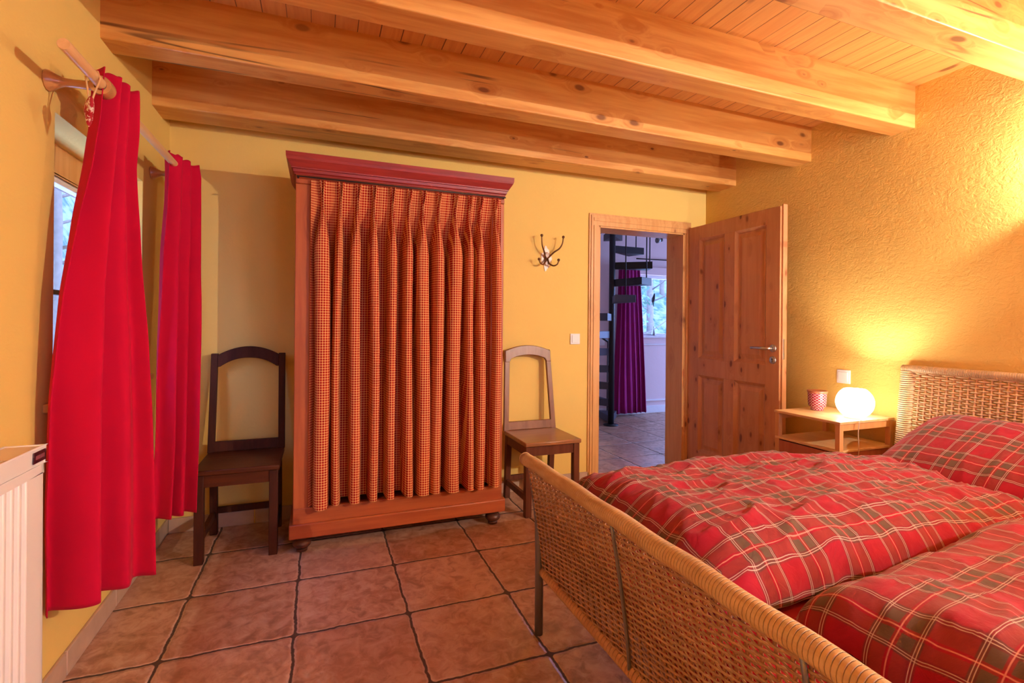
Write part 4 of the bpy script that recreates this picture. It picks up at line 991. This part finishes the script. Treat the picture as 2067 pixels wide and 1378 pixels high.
# ------------------------------------------------------------------ daylight, outside
W = bpy.data.worlds.new('sky'); S.world = W; W.use_nodes = True; wn = W.node_tree.nodes; wl = W.node_tree.links
for x in list(wn): wn.remove(x)
bg = wn.new('ShaderNodeBackground'); wo = wn.new('ShaderNodeOutputWorld'); tcw = wn.new('ShaderNodeTexCoord'); gr = wn.new('ShaderNodeValToRGB'); sx = wn.new('ShaderNodeSeparateXYZ')
wl.new(tcw.outputs['Generated'], sx.inputs[0]); wl.new(sx.outputs[2], gr.inputs[0])
gr.color_ramp.elements[0].color = (.36, .52, 1.0, 1); gr.color_ramp.elements[1].color = (.26, .42, 1.0, 1); gr.color_ramp.elements[0].position = 0
wl.new(gr.outputs[0], bg.inputs[0]); bg.inputs[1].default_value = 5.0; wl.new(bg.outputs[0], wo.inputs[0])
def portal(loc, rot, sx_, sy_):
    l = bpy.data.lights.new('window_portal', 'AREA'); l.shape = 'RECTANGLE'; l.size = sx_; l.size_y = sy_; l.cycles.is_portal = True
    o = bpy.data.objects.new('window_portal', l); C.objects.link(o); o.location = loc; o.rotation_euler = rot
portal((gx - .06, (WY0 + WY1) / 2, 1.38), (0, -pi / 2, 0), .80, .74)          # faces +x
portal((1.6, YB - .19, 1.375), (pi / 2, 0, 0), 1.3, 1.15)
portal(((FW0 + FW1) / 2, OY + .12, (FZ0 + FZ1) / 2), (-pi / 2, 0, 0), FW1 - FW0, FZ1 - FZ0)
portal((OX1 + .15, 4.6, 1.2), (0, pi / 2, 0), 2.2, 1.8)
# hillside and trees outside
m = MB(); m.grid(40, 20, lambda u, v: (lerp(-4, 14, u), 8.5 + v * 6, -.5 + 3.6 * v ** .8 + .25 * mn.noise(Vector((u * 9, v * 5, 0)))))
struct(m.build('hillside', 'hill'), 'pale leafy slope outside the far window', 'slope')
m = MB(); m.grid(24, 60, lambda u, v: (-2.2 - u * 5, lerp(-1, 26, v), -.4 + 9.0 * u ** .8 + .2 * mn.noise(Vector((u * 6, v * 9, 2)))))  # raised steep and high to block sky and dim the window daylight
o = struct(m.build('embankment', 'hill'), 'pale winter slope outside the left window', 'slope')
def tree(x, y, z0, h, r, label, seed, leafy=False):
    rnd = random.Random(seed); t = thing('tree', (x, y, z0), label, 'tree', 'trees outside the windows')
    pts = [(x + .05 * sin(k * .8 + seed), y + .05 * cos(k * .7), z0 - .2 + h * k / 8) for k in range(9)]
    MB().tube(pts, [r * (1 - .08 * k) for k in range(9)], 9).build('trunk', 'bark', t)
    m = MB()
    for k in range(16):
        z = z0 + h * rnd.uniform(.12, .95); a = rnd.uniform(0, 2 * pi); L = rnd.uniform(.5, 1.1)
        m.tube([(x, y, z), (x + L * .5 * cos(a), y + L * .5 * sin(a), z + .18), (x + L * cos(a), y + L * sin(a), z + .5)], [.022, .014, .004], 5)
    m.build('branches', 'bark', t)
    if leafy:
        m = MB()
        for k in range(900):
            z = z0 + h * rnd.random(); a = rnd.uniform(0, 2 * pi); R = r * 1.1 + abs(rnd.gauss(0, .16)); c = Vector((x + R * cos(a), y + R * sin(a), z))
            d1_, d2_ = Vector((rnd.gauss(0, 1), rnd.gauss(0, 1), rnd.gauss(0, 1))).normalized() * .05, Vector((rnd.gauss(0, 1), rnd.gauss(0, 1), rnd.gauss(0, 1))).normalized() * .035
            m.add([c - d1_, c + d2_, c + d1_, c - d2_], [(0, 1, 2, 3)])
        m.build('leaves', 'leaf', t, smooth=False)
tree(5.55, 8.0, -.3, 4.6, .10, 'ivy covered tree beside the magenta curtain in the far window', 1, True)
tree(7.75, 10.4, .9, 4.6, .10, 'bare thin tree in the middle of the far window', 2)
tree(9.7, 12.4, 2.0, 4.0, .08, 'slim bare tree at the right of the far window', 3)
tree(-2.6, 6.6, -.2, 4.2, .08, 'bare grey tree outside the left window', 4)
tree(-3.0, 7.6, -.2, 4.2, .05, 'thin bare tree farther off outside the left window', 6)

# ------------------------------------------------------------------ camera
f_, yaw, roll, cyp = 1006.6, .3694, .009, 651.2
cam = bpy.data.cameras.new('camera'); co_ = bpy.data.objects.new('camera', cam); C.objects.link(co_)
cam.sensor_fit = 'HORIZONTAL'; cam.sensor_width = 36; cam.lens = f_ / 2067 * 36; cam.shift_y = -(689 - cyp) / 2067; cam.clip_start = .02
F = Vector((sin(yaw), cos(yaw), 0)); Rr = Vector((cos(yaw), -sin(yaw), 0)); U = Vector((0, 0, 1))
xa = Rr * cos(roll) + U * sin(roll); ya = -Rr * sin(roll) + U * cos(roll); za = -F
co_.matrix_world = Matrix(((xa.x, ya.x, za.x, 0), (xa.y, ya.y, za.y, 0), (xa.z, ya.z, za.z, 1.23), (0, 0, 0, 1)))
S.camera = co_
S.view_settings.view_transform = 'Standard'; S.view_settings.look = 'None'; S.view_settings.exposure = 1.48; S.view_settings.gamma = 1; S.view_settings.use_curve_mapping = False
S.cycles.use_denoising = True; S.cycles.max_bounces = 8; S.cycles.diffuse_bounces = 5; S.cycles.transparent_max_bounces = 8
S.cycles.sample_clamp_indirect = 6
